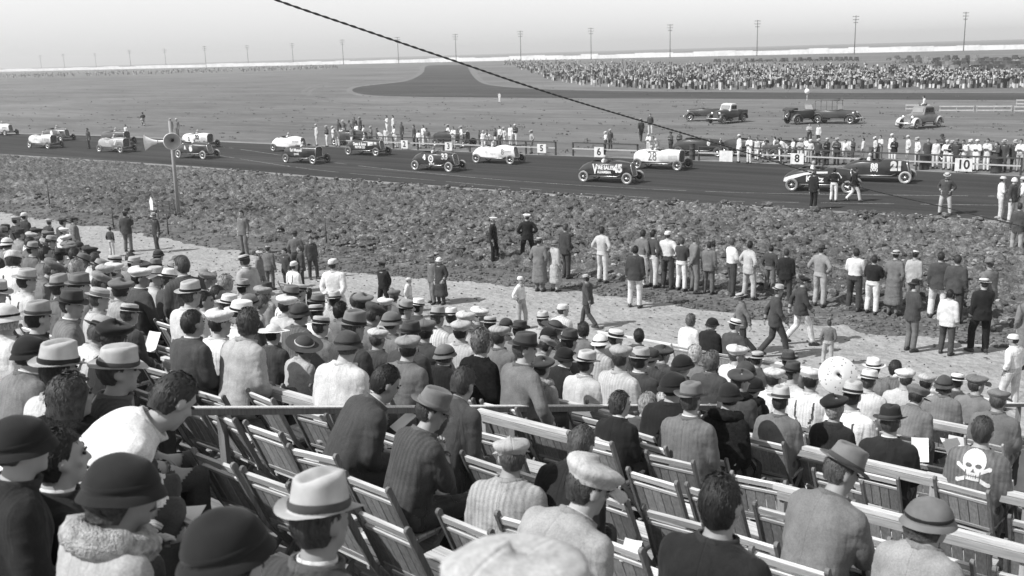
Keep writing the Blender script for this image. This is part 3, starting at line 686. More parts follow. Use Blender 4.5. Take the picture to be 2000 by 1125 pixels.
def sailor_mesh():
    def fn(a, t):
        c, s = math.cos(a), math.sin(a)
        prof = [(0.098, 0.078), (0.102, 0.040), (0.096, 0.030), (0.090, 0.045), (0.088, 0.085), (0.080, 0.112), (0.05, 0.128), (0.003, 0.134)]
        q = t*7; i = min(6, int(q)); f = q-i; r_ = prof[i][0]*(1-f)+prof[i+1][0]*f; z = prof[i][1]*(1-f)+prof[i+1][1]*f
        return Vector((c*r_, s*r_*1.2-0.008, z))
    return surf(fn, 28, 14)
reg_hat('sailor', sailor_mesh(), M['cloth'], (), 'round cap')
def police_mesh():
    def fn(a, t):
        c, s = math.cos(a), math.sin(a)
        prof = [(0.094, 0.030), (0.096, 0.070), (0.136, 0.100), (0.138, 0.108), (0.11, 0.118), (0.05, 0.122), (0.003, 0.122)]
        q = t*6; i = min(5, int(q)); f = q-i; r_ = prof[i][0]*(1-f)+prof[i+1][0]*f; z = prof[i][1]*(1-f)+prof[i+1][1]*f
        return Vector((c*r_, s*r_*1.14-0.005, z+0.014*s*t))
    mb = surf(fn, 26, 14)
    vis = [[Vector((math.sin(a)*r_*0.95, math.cos(a)*r_*1.25, z)) for a in np.linspace(-0.95, 0.95, 9)] for r_, z in ((0.090, 0.036), (0.135, 0.012), (0.135, 0.008), (0.09, 0.03))]
    v = [q for r_ in vis for q in r_]; f = []
    for k in range(3):
        for i in range(8): f.append((k*9+i, k*9+i+1, (k+1)*9+i+1, (k+1)*9+i))
    mb.add(v, f); return mb
reg_hat('peaked', police_mesh(), M['cloth'], (), 'peaked cap')
def helmet_mesh():
    mb = surf(lambda a, t: Vector((math.cos(a)*0.098*math.cos(t*1.5), math.sin(a)*0.116*math.cos(t*1.5)-0.008, -0.02+0.150*math.sin(t*1.57))), 22, 9); return mb
reg_hat('helmet', helmet_mesh(), M['leather'], (), 'helmet')
def hair_mesh(style):
    def fn(a, t):
        c, s = math.cos(a), math.sin(a)            # t 0 at the hairline, 1 at the crown
        if style == 'short': low = -0.075 if s < -0.2 else (-0.075+(s+0.2)*0.20 if s < 0.55 else 0.075)
        elif style == 'bob': low = -0.11 if s < 0.25 else (-0.11+(s-0.25)*0.42 if s < 0.7 else 0.080)
        else: low = -0.085 if s < 0.1 else (-0.085+(s-0.1)*0.34 if s < 0.6 else 0.080)
        zt = 0.130; z = low+(zt-low)*math.sin(t*math.pi/2)
        zz = (z-0.020)/0.112; k = math.sqrt(max(0.0, 1-zz*zz)) if z > 0.02 else (1-0.30*((0.02-z)/0.12)**2 if style != 'bob' else 1.0)
        p = {'short': 0.003, 'wave': 0.010, 'bob': 0.016}[style]
        w = 0.0 if style == 'short' else 0.006*math.sin(z*120+3*c)+0.004*math.sin(7*a+z*60)
        rx, ry = (0.081+p+w)*k, (0.101+p+w)*k
        if z < -0.03 and style == 'short': rx *= 0.92; ry *= 0.93
        return Vector((c*rx, s*ry-0.016, z+p*0.6*max(0, zz)))
    return surf(fn, 30, 12)
def hair_full(style):
    mb = hair_mesh(style); rr = random.Random(11); base = np.array(mb.v)
    nz = vnoise(base*np.array([60, 60, 14]))-0.5; c = np.array([0, -0.016, 0.02]); d = base-c; d /= np.linalg.norm(d, axis=1)[:, None]
    base = base+d*(nz*0.007)[:, None]; mb.v = [tuple(q) for q in base]; F = list(mb.f)
    for k in range(520 if style == 'short' else 620):                    # loose locks lying on the shell
        f = F[rr.randrange(len(F))]; a, b, cc, e = (Vector(mb.v[i]) for i in f[:4]); u, v = rr.random(), rr.random()
        p = (a*(1-u)+b*u)*(1-v)+(e*(1-u)+cc*u)*v; n = (p-Vector(c)).normalized()
        comb = Vector((0.35*rr.gauss(0, 1)+p.x*4, -0.5+0.5*rr.gauss(0, 1), -0.6-0.3*rr.random())); t = (comb-n*comb.dot(n)).normalized()
        L_ = rr.uniform(0.012, 0.030)*(1.0 if style == 'short' else 1.3); w = n.cross(t)*rr.uniform(0.0012, 0.003); lift = n*rr.uniform(0.001, 0.006 if style == 'short' else 0.009)
        i0 = len(mb.v); mb.v += [tuple(p-w+n*0.001), tuple(p+w+n*0.001), tuple(p+t*L_*0.6+w+lift), tuple(p+t*L_+lift*0.6)]; mb.f.append((i0, i0+1, i0+2, i0+3)); mb.r += [0]*4; mb.fr.append(0)
    return mb
HAIR = {k: hair_full(k).mesh('hair_'+k, M['hair'], True) for k in ('short', 'wave', 'bob')}

# ------------------------------------------------------------------ poses
LAP = [((0.06, 0.05, -0.27), (-0.05, 0.27, -0.34))]*2
READ = [((0.05, 0.10, -0.26), (-0.06, 0.33, -0.18))]*2
SPREAD = [((0.16, 0.02, -0.24), (0.10, 0.20, -0.42)), ((0.06, 0.05, -0.27), (-0.05, 0.27, -0.34))]
CHIN = [((0.03, 0.20, -0.21), (-0.13, 0.19, -0.03)), ((0.05, 0.10, -0.26), (-0.10, 0.30, -0.30))]
DOWN = [((0.055, -0.03, -0.29), (0.07, 0.05, -0.54))]*2
HIPS = [((0.17, -0.07, -0.25), (0.02, 0.05, -0.40))]*2
FOLD = [((0.07, 0.06, -0.27), (-0.16, 0.20, -0.20))]*2
BEHIND = [((0.07, -0.08, -0.27), (-0.06, -0.13, -0.47))]*2
POCK = [((0.10, -0.04, -0.28), (0.02, 0.08, -0.45))]*2
RAISE = [((0.05, 0.12, -0.24), (-0.02, 0.22, 0.04)), ((0.055, -0.03, -0.29), (0.07, 0.05, -0.54))]
BEND = [((0.03, 0.14, -0.26), (0.0, 0.30, -0.46))]*2
SWING = [((0.07, 0.10, -0.27), (0.04, 0.26, -0.46)), ((0.08, -0.16, -0.25), (0.06, -0.20, -0.50))]
WALK = [((0.09, 0.02, -0.03), (0.09, 0.22, -0.42), (0.09, 0.30, -0.85), 0.05), ((0.09, 0, -0.03), (0.09, -0.06, -0.45), (0.09, -0.36, -0.80), 0.05)]
WIDE = [((0.10, 0, -0.03), (0.17, 0.03, -0.45), (0.20, -0.01, -0.86), 0.25)]*2
CONTRA = [((0.095, 0, -0.03), (0.12, 0.0, -0.45), (0.12, -0.02, -0.86), 0.15), ((0.10, 0, -0.03), (0.15, 0.10, -0.44), (0.17, 0.06, -0.86), 0.3)]
PROTO = {}
def proto(key, **kw): PROTO[key] = build_body(key, **kw)
vx = 0.0165
proto('s0', kind='sit', lean=0.06, hunch=0.12, turn=-0.10, nod=0.05, arms=LAP, voxel=vx)
proto('s1', kind='sit', lean=0.10, hunch=0.18, turn=0.55, nod=0.05, arms=LAP, voxel=vx, twist=0.15)
proto('s2', kind='sit', lean=0.08, hunch=0.14, turn=-0.70, nod=0.05, arms=SPREAD, voxel=vx, twist=-0.15)
proto('s3', kind='sit', lean=0.32, hunch=0.50, turn=-0.1, nod=0.55, arms=READ, voxel=vx)
proto('s4', kind='sit', lean=0.22, hunch=0.30, turn=-0.45, nod=0.35, arms=CHIN, voxel=vx)
proto('s5', kind='sit', lean=-0.10, hunch=0.20, turn=0.2, nod=0.0, arms=LAP, girth=1.05, shoulder=0.20, voxel=vx)
proto('b0', kind='sit', lean=0.05, hunch=0.16, turn=-0.05, nod=0.02, arms=READ, girth=1.06, shoulder=0.20, voxel=0.013)   # large near figure
proto('b1', kind='sit', lean=0.30, hunch=0.45, turn=-0.35, nod=0.35, arms=READ, girth=1.05, shoulder=0.20, voxel=0.013)
proto('b2', kind='sit', lean=0.66, hunch=0.40, turn=0.45, nod=0.75, arms=READ, girth=1.06, shoulder=0.20, voxel=0.013)
proto('f0', kind='sit', lean=0.08, hunch=0.14, turn=-0.15, nod=0.05, arms=LAP, shoulder=0.168, girth=0.92, bust=0.014, voxel=vx)
proto('f1', kind='sit', lean=0.16, hunch=0.25, turn=-0.75, nod=0.1, arms=READ, shoulder=0.168, girth=0.92, bust=0.014, voxel=vx)
proto('f2', kind='sit', lean=0.14, hunch=0.20, turn=0.5, nod=0.15, arms=LAP, shoulder=0.172, girth=1.0, bust=0.014, voxel=vx)
vx = 0.018
proto('m0', arms=DOWN, legs=CONTRA, nod=0.1, voxel=vx)
proto('m1', arms=HIPS, legs=WIDE, turn=0.3, nod=0.05, voxel=vx)
proto('m2', arms=FOLD, turn=-0.3, voxel=vx)
proto('m3', arms=POCK, legs=CONTRA, turn=0.2, nod=0.15, hunch=0.1, garment='shirt', voxel=vx)
proto('m4', arms=BEHIND, legs=WIDE, garment='shirt', turn=-0.4, voxel=vx)
proto('m5', arms=FOLD, legs=CONTRA, garment='shirt', nod=0.1, turn=0.25, voxel=vx)
proto('m6', arms=HIPS, garment='shirt', legs=CONTRA, voxel=vx, turn=-0.2)
proto('wk', arms=SWING, legs=WALK, lean=0.06, garment='suit', voxel=vx, nod=0.08)
proto('ws', arms=SWING, legs=WALK, lean=0.08, garment='shirt', voxel=vx)
proto('lc', arms=POCK, garment='coat', turn=0.15, voxel=vx)
proto('dr', arms=DOWN, garment='dress', shoulder=0.168, girth=0.92, bust=0.012, voxel=vx)
proto('ra', arms=RAISE, legs=CONTRA, garment='suit', turn=0.2, voxel=vx)
proto('bd', arms=BEND, lean=0.75, hunch=0.35, nod=0.2, garment='shirt', legs=CONTRA, voxel=0.02)
proto('st', arms=LAP, kind='sit', garment='shirt', lean=0.1, hunch=0.2, turn=-0.2, voxel=0.02)
proto('sh', arms=[((0.10, 0.16, -0.20), (-0.02, 0.40, -0.14))]*2, kind='sit', garment='shirt', lean=0.02, hunch=0.10, voxel=0.02)   # driver at the wheel
# ------------------------------------------------------------------ the grandstand
XL, XR = -52.0, 4.0
stand = empty('grandstand', (0, 9.5, 0)); tag(stand, 'wooden grandstand of stepped plank tiers under the spectators', 'grandstand')
def child_of_stand(name, mb, tone, mat): 
    me = mb.mesh(name, mat); me.transform(Matrix.Translation((0, -9.5, 0))); return obj(name, me, stand, tone)
for k, y in enumerate(ROWS):
    z = row_floor(k)
    if z > 6.2: continue
    for j in range(3):
        mb = MB(); mb.box(((XL+XR)/2, y-0.42+0.14+0.28*j, z-0.022-0.002*((j+k) % 2)), (XR-XL, 0.268, 0.040)); child_of_stand('floor_plank', mb, random.uniform(0.16, 0.30), M['woodx'])
    mb = MB(); mb.box(((XL+XR)/2, y+0.425, z-0.135), (XR-XL, 0.026, 0.18)); child_of_stand('riser', mb, random.uniform(0.12, 0.2), M['woodx'])
for x in np.arange(XL, XR+0.1, 4.0):
    mb = MB(); mb.bar((x, 18.3, floor_z(18.3)-0.15), (x, 0.2, floor_z(0.2)-0.15), 0.08, 0.2); child_of_stand('joist', mb, 0.15, M['wood'])
    for y in (18.2, 13.0, 8.0, 3.0):
        mb = MB(); mb.box((x, y, (floor_z(y)-0.2)/2), (0.14, 0.14, floor_z(y)-0.2)); child_of_stand('support_post', mb, 0.15, M['wood'])

def rail(p0, p1, h, label, top=(0.055, 0.032), tone=0.52, step=1.25, panel=None, ledger=True, y=None):
    if y is None: y = on_stand((p0[0]+p1[0])/2, (p0[1]+p1[1])/2, h).y
    a, b = on_y(p0[0], p0[1], y), on_y(p1[0], p1[1], y)
    zt = (a.z+b.z)/2; a.z = b.z = zt; fz = floor_z(y)-0.02
    r = empty('box_rail', (a.x, y, fz)); tag(r, label, 'railing', 'plank rails dividing the boxes of seats')
    L_ = b.x-a.x; hh = zt-fz
    def part(nm, c, s, t, mat):
        mb = MB(); mb.box((0, 0, 0), s); o = obj(nm, mb.mesh(nm, mat), r, t); o.location = c; return o
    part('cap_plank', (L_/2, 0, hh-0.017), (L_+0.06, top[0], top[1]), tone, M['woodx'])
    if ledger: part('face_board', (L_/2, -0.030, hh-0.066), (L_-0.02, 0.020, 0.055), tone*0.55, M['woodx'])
    n = max(1, int(L_/step))
    for i in range(n+1):
        part('post', (0.03+(L_-0.06)*i/n, 0.012, (hh-0.036)/2), (0.05, 0.055, hh-0.038), tone*random.uniform(0.45, 0.8), M['wood'])
    if panel:
        q0 = on_y(panel[0], panel[1], y).x-a.x; part('white_panel', ((q0+L_)/2, -0.052, hh-0.40), (L_-q0, 0.014, 0.52), 0.75, M['dull'])
    return r
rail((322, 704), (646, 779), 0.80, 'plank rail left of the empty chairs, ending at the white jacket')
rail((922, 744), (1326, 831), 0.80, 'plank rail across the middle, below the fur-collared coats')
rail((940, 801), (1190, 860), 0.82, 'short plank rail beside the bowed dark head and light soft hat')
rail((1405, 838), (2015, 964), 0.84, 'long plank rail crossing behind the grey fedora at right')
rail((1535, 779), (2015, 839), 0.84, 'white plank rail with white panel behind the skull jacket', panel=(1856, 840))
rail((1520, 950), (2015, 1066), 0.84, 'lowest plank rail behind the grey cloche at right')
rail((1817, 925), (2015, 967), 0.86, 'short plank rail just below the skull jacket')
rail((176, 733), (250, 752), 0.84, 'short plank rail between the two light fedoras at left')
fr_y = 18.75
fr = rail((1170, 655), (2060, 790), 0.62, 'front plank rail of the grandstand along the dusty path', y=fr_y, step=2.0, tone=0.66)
# cross handrail: squared timber on posts
A_, B_ = on_stand(330, 804, 0.80), on_stand(2030, 791, 0.80)
hr_ = empty('handrail', (A_.x, A_.y, floor_z(A_.y))); tag(hr_, 'thin dark straight handrail crossing the stand from left to right', 'handrail')
mb = MB(); mb.bar(A_-Vector(hr_.location), B_-Vector(hr_.location), 0.045, 0.05); obj('rail_bar', mb.mesh('rail_bar', M['wood']), hr_, 0.16)
mb = MB(); mb.bar(A_-Vector(hr_.location)+Vector((0, 0, 0.030)), B_-Vector(hr_.location)+Vector((0, 0, 0.030)), 0.055, 0.010); obj('rail_cap', mb.mesh('rail_cap', M['wood']), hr_, 0.6)  # thin pale strip on the dark bar: its top highlight put in as tone
for px in (432, 652, 1000, 1300, 1560, 1790, 1990):
    t = (px-330)/1700.0; p = on_stand(px, 804-13*t, 0.80); 
    # stay on the straight bar: solve the bar parameter whose image is px
    lo, hi = 0.0, 1.0
    for _ in range(30):
        md = (lo+hi)/2
        if project(A_+(B_-A_)*md)[0] < px: lo = md
        else: hi = md
    p = A_+(B_-A_)*lo; mb = MB(); hgt = p.z-0.026-floor_z(p.y)+0.05
    mb.box((0, 0, 0), (0.075, 0.04, hgt)); o = obj('post', mb.mesh('post', M['wood']), hr_, 0.17); o.location = Vector((p.x, p.y, p.z-0.026-hgt/2))-Vector(hr_.location)

# ------------------------------------------------------------------ folding chairs
def back_y(z): return -0.165-0.18*(z-0.44)/0.42 if z > 0.44 else 0.18-0.345*z/0.44
def chair_parts():
    P = []
    def add(nm, mb, tone, mat): P.append((nm, mb.mesh(nm, mat), tone))
    for s in (-1, 1):
        mb = MB(); mb.rings([[(s*0.205+dx, back_y(z)+dy, z) for dx, dy in ((-0.011, -0.02), (0.011, -0.02), (0.011, 0.02), (-0.011, 0.02))] for z in (0.0, 0.30, 0.40, 0.47, 0.60, 0.86)]); mb.lathe([(0.004, -0.012), (0.021, -0.011), (0.021, 0.011), (0.004, 0.012)], 10, c=(s*0.205, back_y(0.865), 0.865), axis='X', cap=True)
        add('stile', mb, 0.16, M['wood'])
        mb = MB(); mb.bar((s*0.178, 0.13, 0.42), (s*0.178, -0.34, 0.0), 0.022, 0.034, up=(0, 1, 0.3)); add('rear_leg', mb, 0.15, M['wood'])
    tl = math.atan2(0.18, 0.42)
    def board(x, z, w, h, th, dy=0.0):
        mb = MB(); mb.box((0, 0, 0), (w, th, h), Euler((tl, 0, 0))); 
        c = Vector((x, back_y(z)+dy, z)); mb.v = [tuple(Vector(q)+c) for q in mb.v]; return mb
    add('top_rail', board(0, 0.822, 0.386, 0.048, 0.022), 0.52, M['woodx'])
    add('middle_rail', board(0, 0.752, 0.386, 0.024, 0.018), 0.50, M['woodx'])
    add('lower_rail', board(0, 0.490, 0.386, 0.028, 0.018), 0.32, M['woodx'])
    for i in range(5): add('back_slat', board(-0.152+0.076*i, 0.621, 0.069, 0.262, 0.010, 0.001*(i % 2)), 0.22+0.03*((i*7) % 4), M['wood'])
    for i in range(5):
        mb = MB(); mb.box((0, -0.13+0.075*i, 0.435), (0.335, 0.066, 0.016)); add('seat_slat', mb, 0.44+0.03*((i*5) % 3), M['woodx'])
    for s in (-1, 1):
        mb = MB(); mb.box((s*0.150, 0.02, 0.414), (0.022, 0.36, 0.024)); add('seat_bearer', mb, 0.25, M['wood'])
    mb = MB(); mb.bar((-0.194, back_y(0.16), 0.16), (0.194, back_y(0.16), 0.16), 0.016, 0.03); add('stretcher', mb, 0.25, M['woodx'])
    mb = MB(); mb.bar((-0.167, -0.20, 0.10), (0.167, -0.20, 0.10), 0.016, 0.03); add('stretcher', mb, 0.25, M['woodx'])
    return P
CP = chair_parts()
def chair_plain():
    bm = bmesh.new()
    for nm, me, t in CP: bm.from_mesh(me)
    me = bpy.data.meshes.new('folding_chair'); bm.to_mesh(me); bm.free(); me.materials.append(M['wood']); return me
CPLAIN = chair_plain()
CHAIRS = []
def place_chair(x, k, label, near, y=None):
    yy = ROWS[k] if y is None else y; rz = random.gauss(0, 0.06)
    if near:
        c = empty('folding_chair', (x, yy, row_floor(k)), rz); tv = random.uniform(0.75, 1.2)
        for nm, me, t in CP: obj(nm, me, c, t*tv*random.uniform(0.88, 1.12))
    else:
        c = obj('folding_chair', CPLAIN, None, random.uniform(0.28, 0.45)); c.location = (x, yy, row_floor(k)); c.rotation_euler = (0, 0, rz)
    tag(c, label, 'chair', 'wooden folding chairs in rows'); CHAIRS.append(c); return c
# ------------------------------------------------------------------ people in place
TONE = {'W': 0.63, 'L': 0.40, 'G': 0.27, 'M': 0.155, 'D': 0.058, 'K': 0.02}
TW = {'W': 'white', 'L': 'pale', 'G': 'mid-grey', 'M': 'grey', 'D': 'dark', 'K': 'black'}
LAND = [((1637, 735), 'the dotted parasol'), ((1920, 850), 'the skull jacket'), ((535, 630), 'the white wide-brimmed hat'), ((597, 652), 'the tilted dark wide hat'),
        ((652, 545), 'the white-clad standing usher'), ((12, 602), 'the white cloche'), ((1425, 770), 'the shaggy black fur coat'), ((310, 860), 'the hunched white shirt'), ((1350, 760), 'the grey curled-brim hat'),
        ((1060, 720), 'the pale fur collar'), ((752, 530), 'the uniformed officer'), ((18, 465), 'the white-coated vendor'), ((365, 520), 'the tall bareheaded sitter'), ((860, 530), 'the white-trimmed long coat'),
        ((115, 685), 'the left light fedora'), ((845, 755), 'the big grey fedora'), ((480, 510), 'the standing boater wearer'), ((1145, 690), 'the light suit'), ((1000, 855), 'the light soft hat'), ((1740, 800), 'the black fedora'), ((1510, 600), 'the striding dark suit'),
        ((1350, 625), 'the bareheaded white blouse'), ((1025, 660), 'the dark fedora')]
LAND_FIELD = [((330, 275), 'the loudspeaker horns'), ((790, 282), 'board two'), ((876, 285), 'board three'), ((1058, 290), 'board five'), ((1170, 297), 'board six'), ((1557, 310), 'board eight'), ((1882, 322), 'board ten'), ((1418, 305), 'the blank white board'),
        ((1195, 340), 'the TIRE SALES car'), ((1295, 312), 'the boxy white car'), ((975, 300), 'the white roadster'), ((720, 285), 'the dark lettered car'), ((560, 280), 'the white fastback car'), ((1720, 335), 'the scroll-emblem car'), ((1610, 352), 'the white-striped car'),
        ((1790, 240), 'the parked pale-fronted coupe'), ((1630, 228), 'the parked touring car'), ((1405, 228), 'the parked pickup'), ((479, 455), 'the lone man facing the stand'), ((1070, 515), 'the pair in long coats'), ((1847, 625), 'the white jacket'), ((1177, 500), 'the lone white trousers'), ((1510, 625), 'the striding dark suit'), ((250, 450), 'the man with raised arm'), ((1845, 380), 'the lone man on the track')]
PEOPLE = []     # (object, base words, pixel, where)
def person(key, loc, rz, sc, coat, legs='D', hat=None, htone='L', btone='K', hair='short', hairtone=None, skin=None, collar=None, fur=None, coat_mat=None, hat_tilt=0.0):
    pr = PROTO[key]
    sk = skin if skin is not None else random.uniform(0.24, 0.36)
    o = obj('person', pr['body'], None, sk); o.location = loc; o.rotation_euler = (0, 0, rz); uw = random.uniform(0.93, 1.06); o.scale = (sc*uw, sc*uw, sc)
    if 'jacket' in pr:
        me = pr['jacket']
        if coat_mat:
            kk = 'jacket_'+coat_mat
            if kk not in pr: pr[kk] = me.copy(); pr[kk].materials[0] = M[coat_mat]
            me = pr[kk]
        jit = random.uniform(0.85, 1.18); j = obj('jacket', me, o, min(0.8, TONE[coat]*jit))
    if 'trousers' in pr: obj('trousers', pr['trousers'], o, TONE[legs]*random.uniform(0.85, 1.15))
    for s in ('shoe0', 'shoe1'):
        if s in pr: obj('shoe', pr[s], o, 0.04)
    if coat_mat is None and not fur and key not in ('m3', 'm4', 'm5', 'm6', 'ws', 'sh', 'st') and coat != 'W' and 'jacket' in pr: obj('coat_collar', pr['lapel'], o, TONE[coat]*jit*(0.72 if coat in 'LGM' else 1.5))
    elif coat == 'W' and 'jacket' in pr and not fur: obj('shirt_collar', pr['lapel'], o, 0.5)
    if coat == 'W' and pr['kind'] == 'sit' and 'braces' in pr and key[0] in 'sb' and random.random() < 0.5: obj('braces', pr['braces'], o, 0.08)
    if collar: obj('collar', pr['collar'], o, TONE[collar])
    if fur: obj('fur_collar', pr['fur'], o, TONE[fur])
    HM = pr['head']
    ht = hairtone if hairtone is not None else random.choice([0.02, 0.03, 0.045, 0.07])
    if hat not in ('helmet',):
        h = obj('hair', HAIR[hair], o, ht); h.matrix_local = HM
        if hat: h.matrix_local = HM @ (Matrix.Diagonal((0.97, 0.97, 0.82, 1)) if hat != 'cloche' else Matrix.Translation((0, 0, -0.018)) @ Matrix.Diagonal((0.93, 0.93, 0.55, 1)))
    if hat:
        me, bands, wd = HATS[hat]; hm = HM @ Matrix.Rotation(hat_tilt+random.gauss(0, 0.04), 4, 'Y') @ Matrix.Rotation(random.gauss(-0.16 if hat in ('fedora', 'homburg', 'panama', 'boater', 'wide') else 0.06, 0.05), 4, 'X') @ Matrix.Diagonal((random.uniform(0.97, 1.05),)*3+(1,))
        q = obj('hat', me, o, TONE[htone]*random.uniform(0.9, 1.08)); q.matrix_local = hm
        for nm, bme in bands: obj(nm, bme, q, TONE[btone])
    return o
def describe(coat, gword, hat, htone, extra=''):
    hw = (TW[htone]+' '+HATS[hat][2]) if hat else 'no hat'
    w = f"person in {TW[coat]} {gword}"+(f", {hw}" if hat else ', bareheaded')
    return w+((', '+extra) if extra else '')
SEATED = {}     # row -> [(x, person)]
LAST = []
def seat(line):
    """x y proto coat garment hat[tone] [opts]; x,y is the hat brim (or head centre) in the photograph"""
    t = line.split(); x, y, key, coat, gword = float(t[0]), float(t[1]), t[2], t[3], t[4]
    hat, htone = (None, 'L')
    if t[5] != '-': hat, htone = t[5].split(':')
    op = dict(q.split('=') for q in t[6:])
    pr = PROTO[key]; hp = pr['head'].translation; up = 0.045 if hat else 0.0; sc0 = float(op.get('s', 1.0))
    best = []
    rz = R(float(op.get('rz', random.gauss(0, 6))))
    hx, hy = hp.x*math.cos(rz)-hp.y*math.sin(rz), hp.x*math.sin(rz)+hp.y*math.cos(rz)
    rows = [int(op['row'])] if 'row' in op else range(len(ROWS))
    if 'D' in op:                                             # depth read from the apparent size of the head
        d = ray(x, y); q = EYE+d*(float(op['D'])/d.dot(FWD)); rows = [min(range(len(ROWS)), key=lambda k: abs(ROWS[k]+hy-q.y))]; dq = q
    for k in rows:
        p = on_y(x, y, ROWS[k]+hy)
        dev = p.z-(row_floor(k)+(hp.z+up)*sc0); px = p.x-hx
        if (p-EYE).dot(FWD) < 1.0: continue
        clash = any(abs(q[0]-px) < 0.37 for q in SEATED.get(k, []))
        best.append((abs(dev)+(0.16 if clash else 0), k, px, dev))
    best.sort(); cost, k, px, dev = best[0]
    if cost > 0.22 and 'D' not in op and not op.get('only'): print('DROP', line, round(cost, 2)); return
    sc = min(1.06 if 'D' in op else 1.10, max(0.86, sc0*(1+dev/(hp.z+up))))
    yr = ROWS[k]
    if 'D' in op: yr = dq.y-hy; px = dq.x-hx; dev = dq.z-(row_floor(k)+(hp.z+up)*sc0); sc = min(1.06, max(0.86, sc0*(1+dev/(hp.z+up))))
    lift = max(-0.16, min(0.22, row_floor(k)+(hp.z+up)*sc0+dev-row_floor(k)-(hp.z+up)*sc)) if 'D' in op else 0.0
    o = person(key, (px, yr, row_floor(k)+lift), rz, sc, coat, op.get('legs', 'D'), hat, htone, op.get('band', 'K' if htone in 'WLGM' else 'K'), op.get('hair', 'short'), float(op['ht']) if 'ht' in op else None,
               float(op['skin']) if 'skin' in op else None, op.get('collar'), op.get('fur'), op.get('mat'), float(op.get('tilt', 0)))
    SEATED.setdefault(k, []).append((px, o)); 
    PEOPLE.append((o, describe(coat, gword, hat, htone, op.get('say', '').replace('_', ' ')), (x, y), 'seated', op.get('only', '').replace('_', ' ')))
    return o
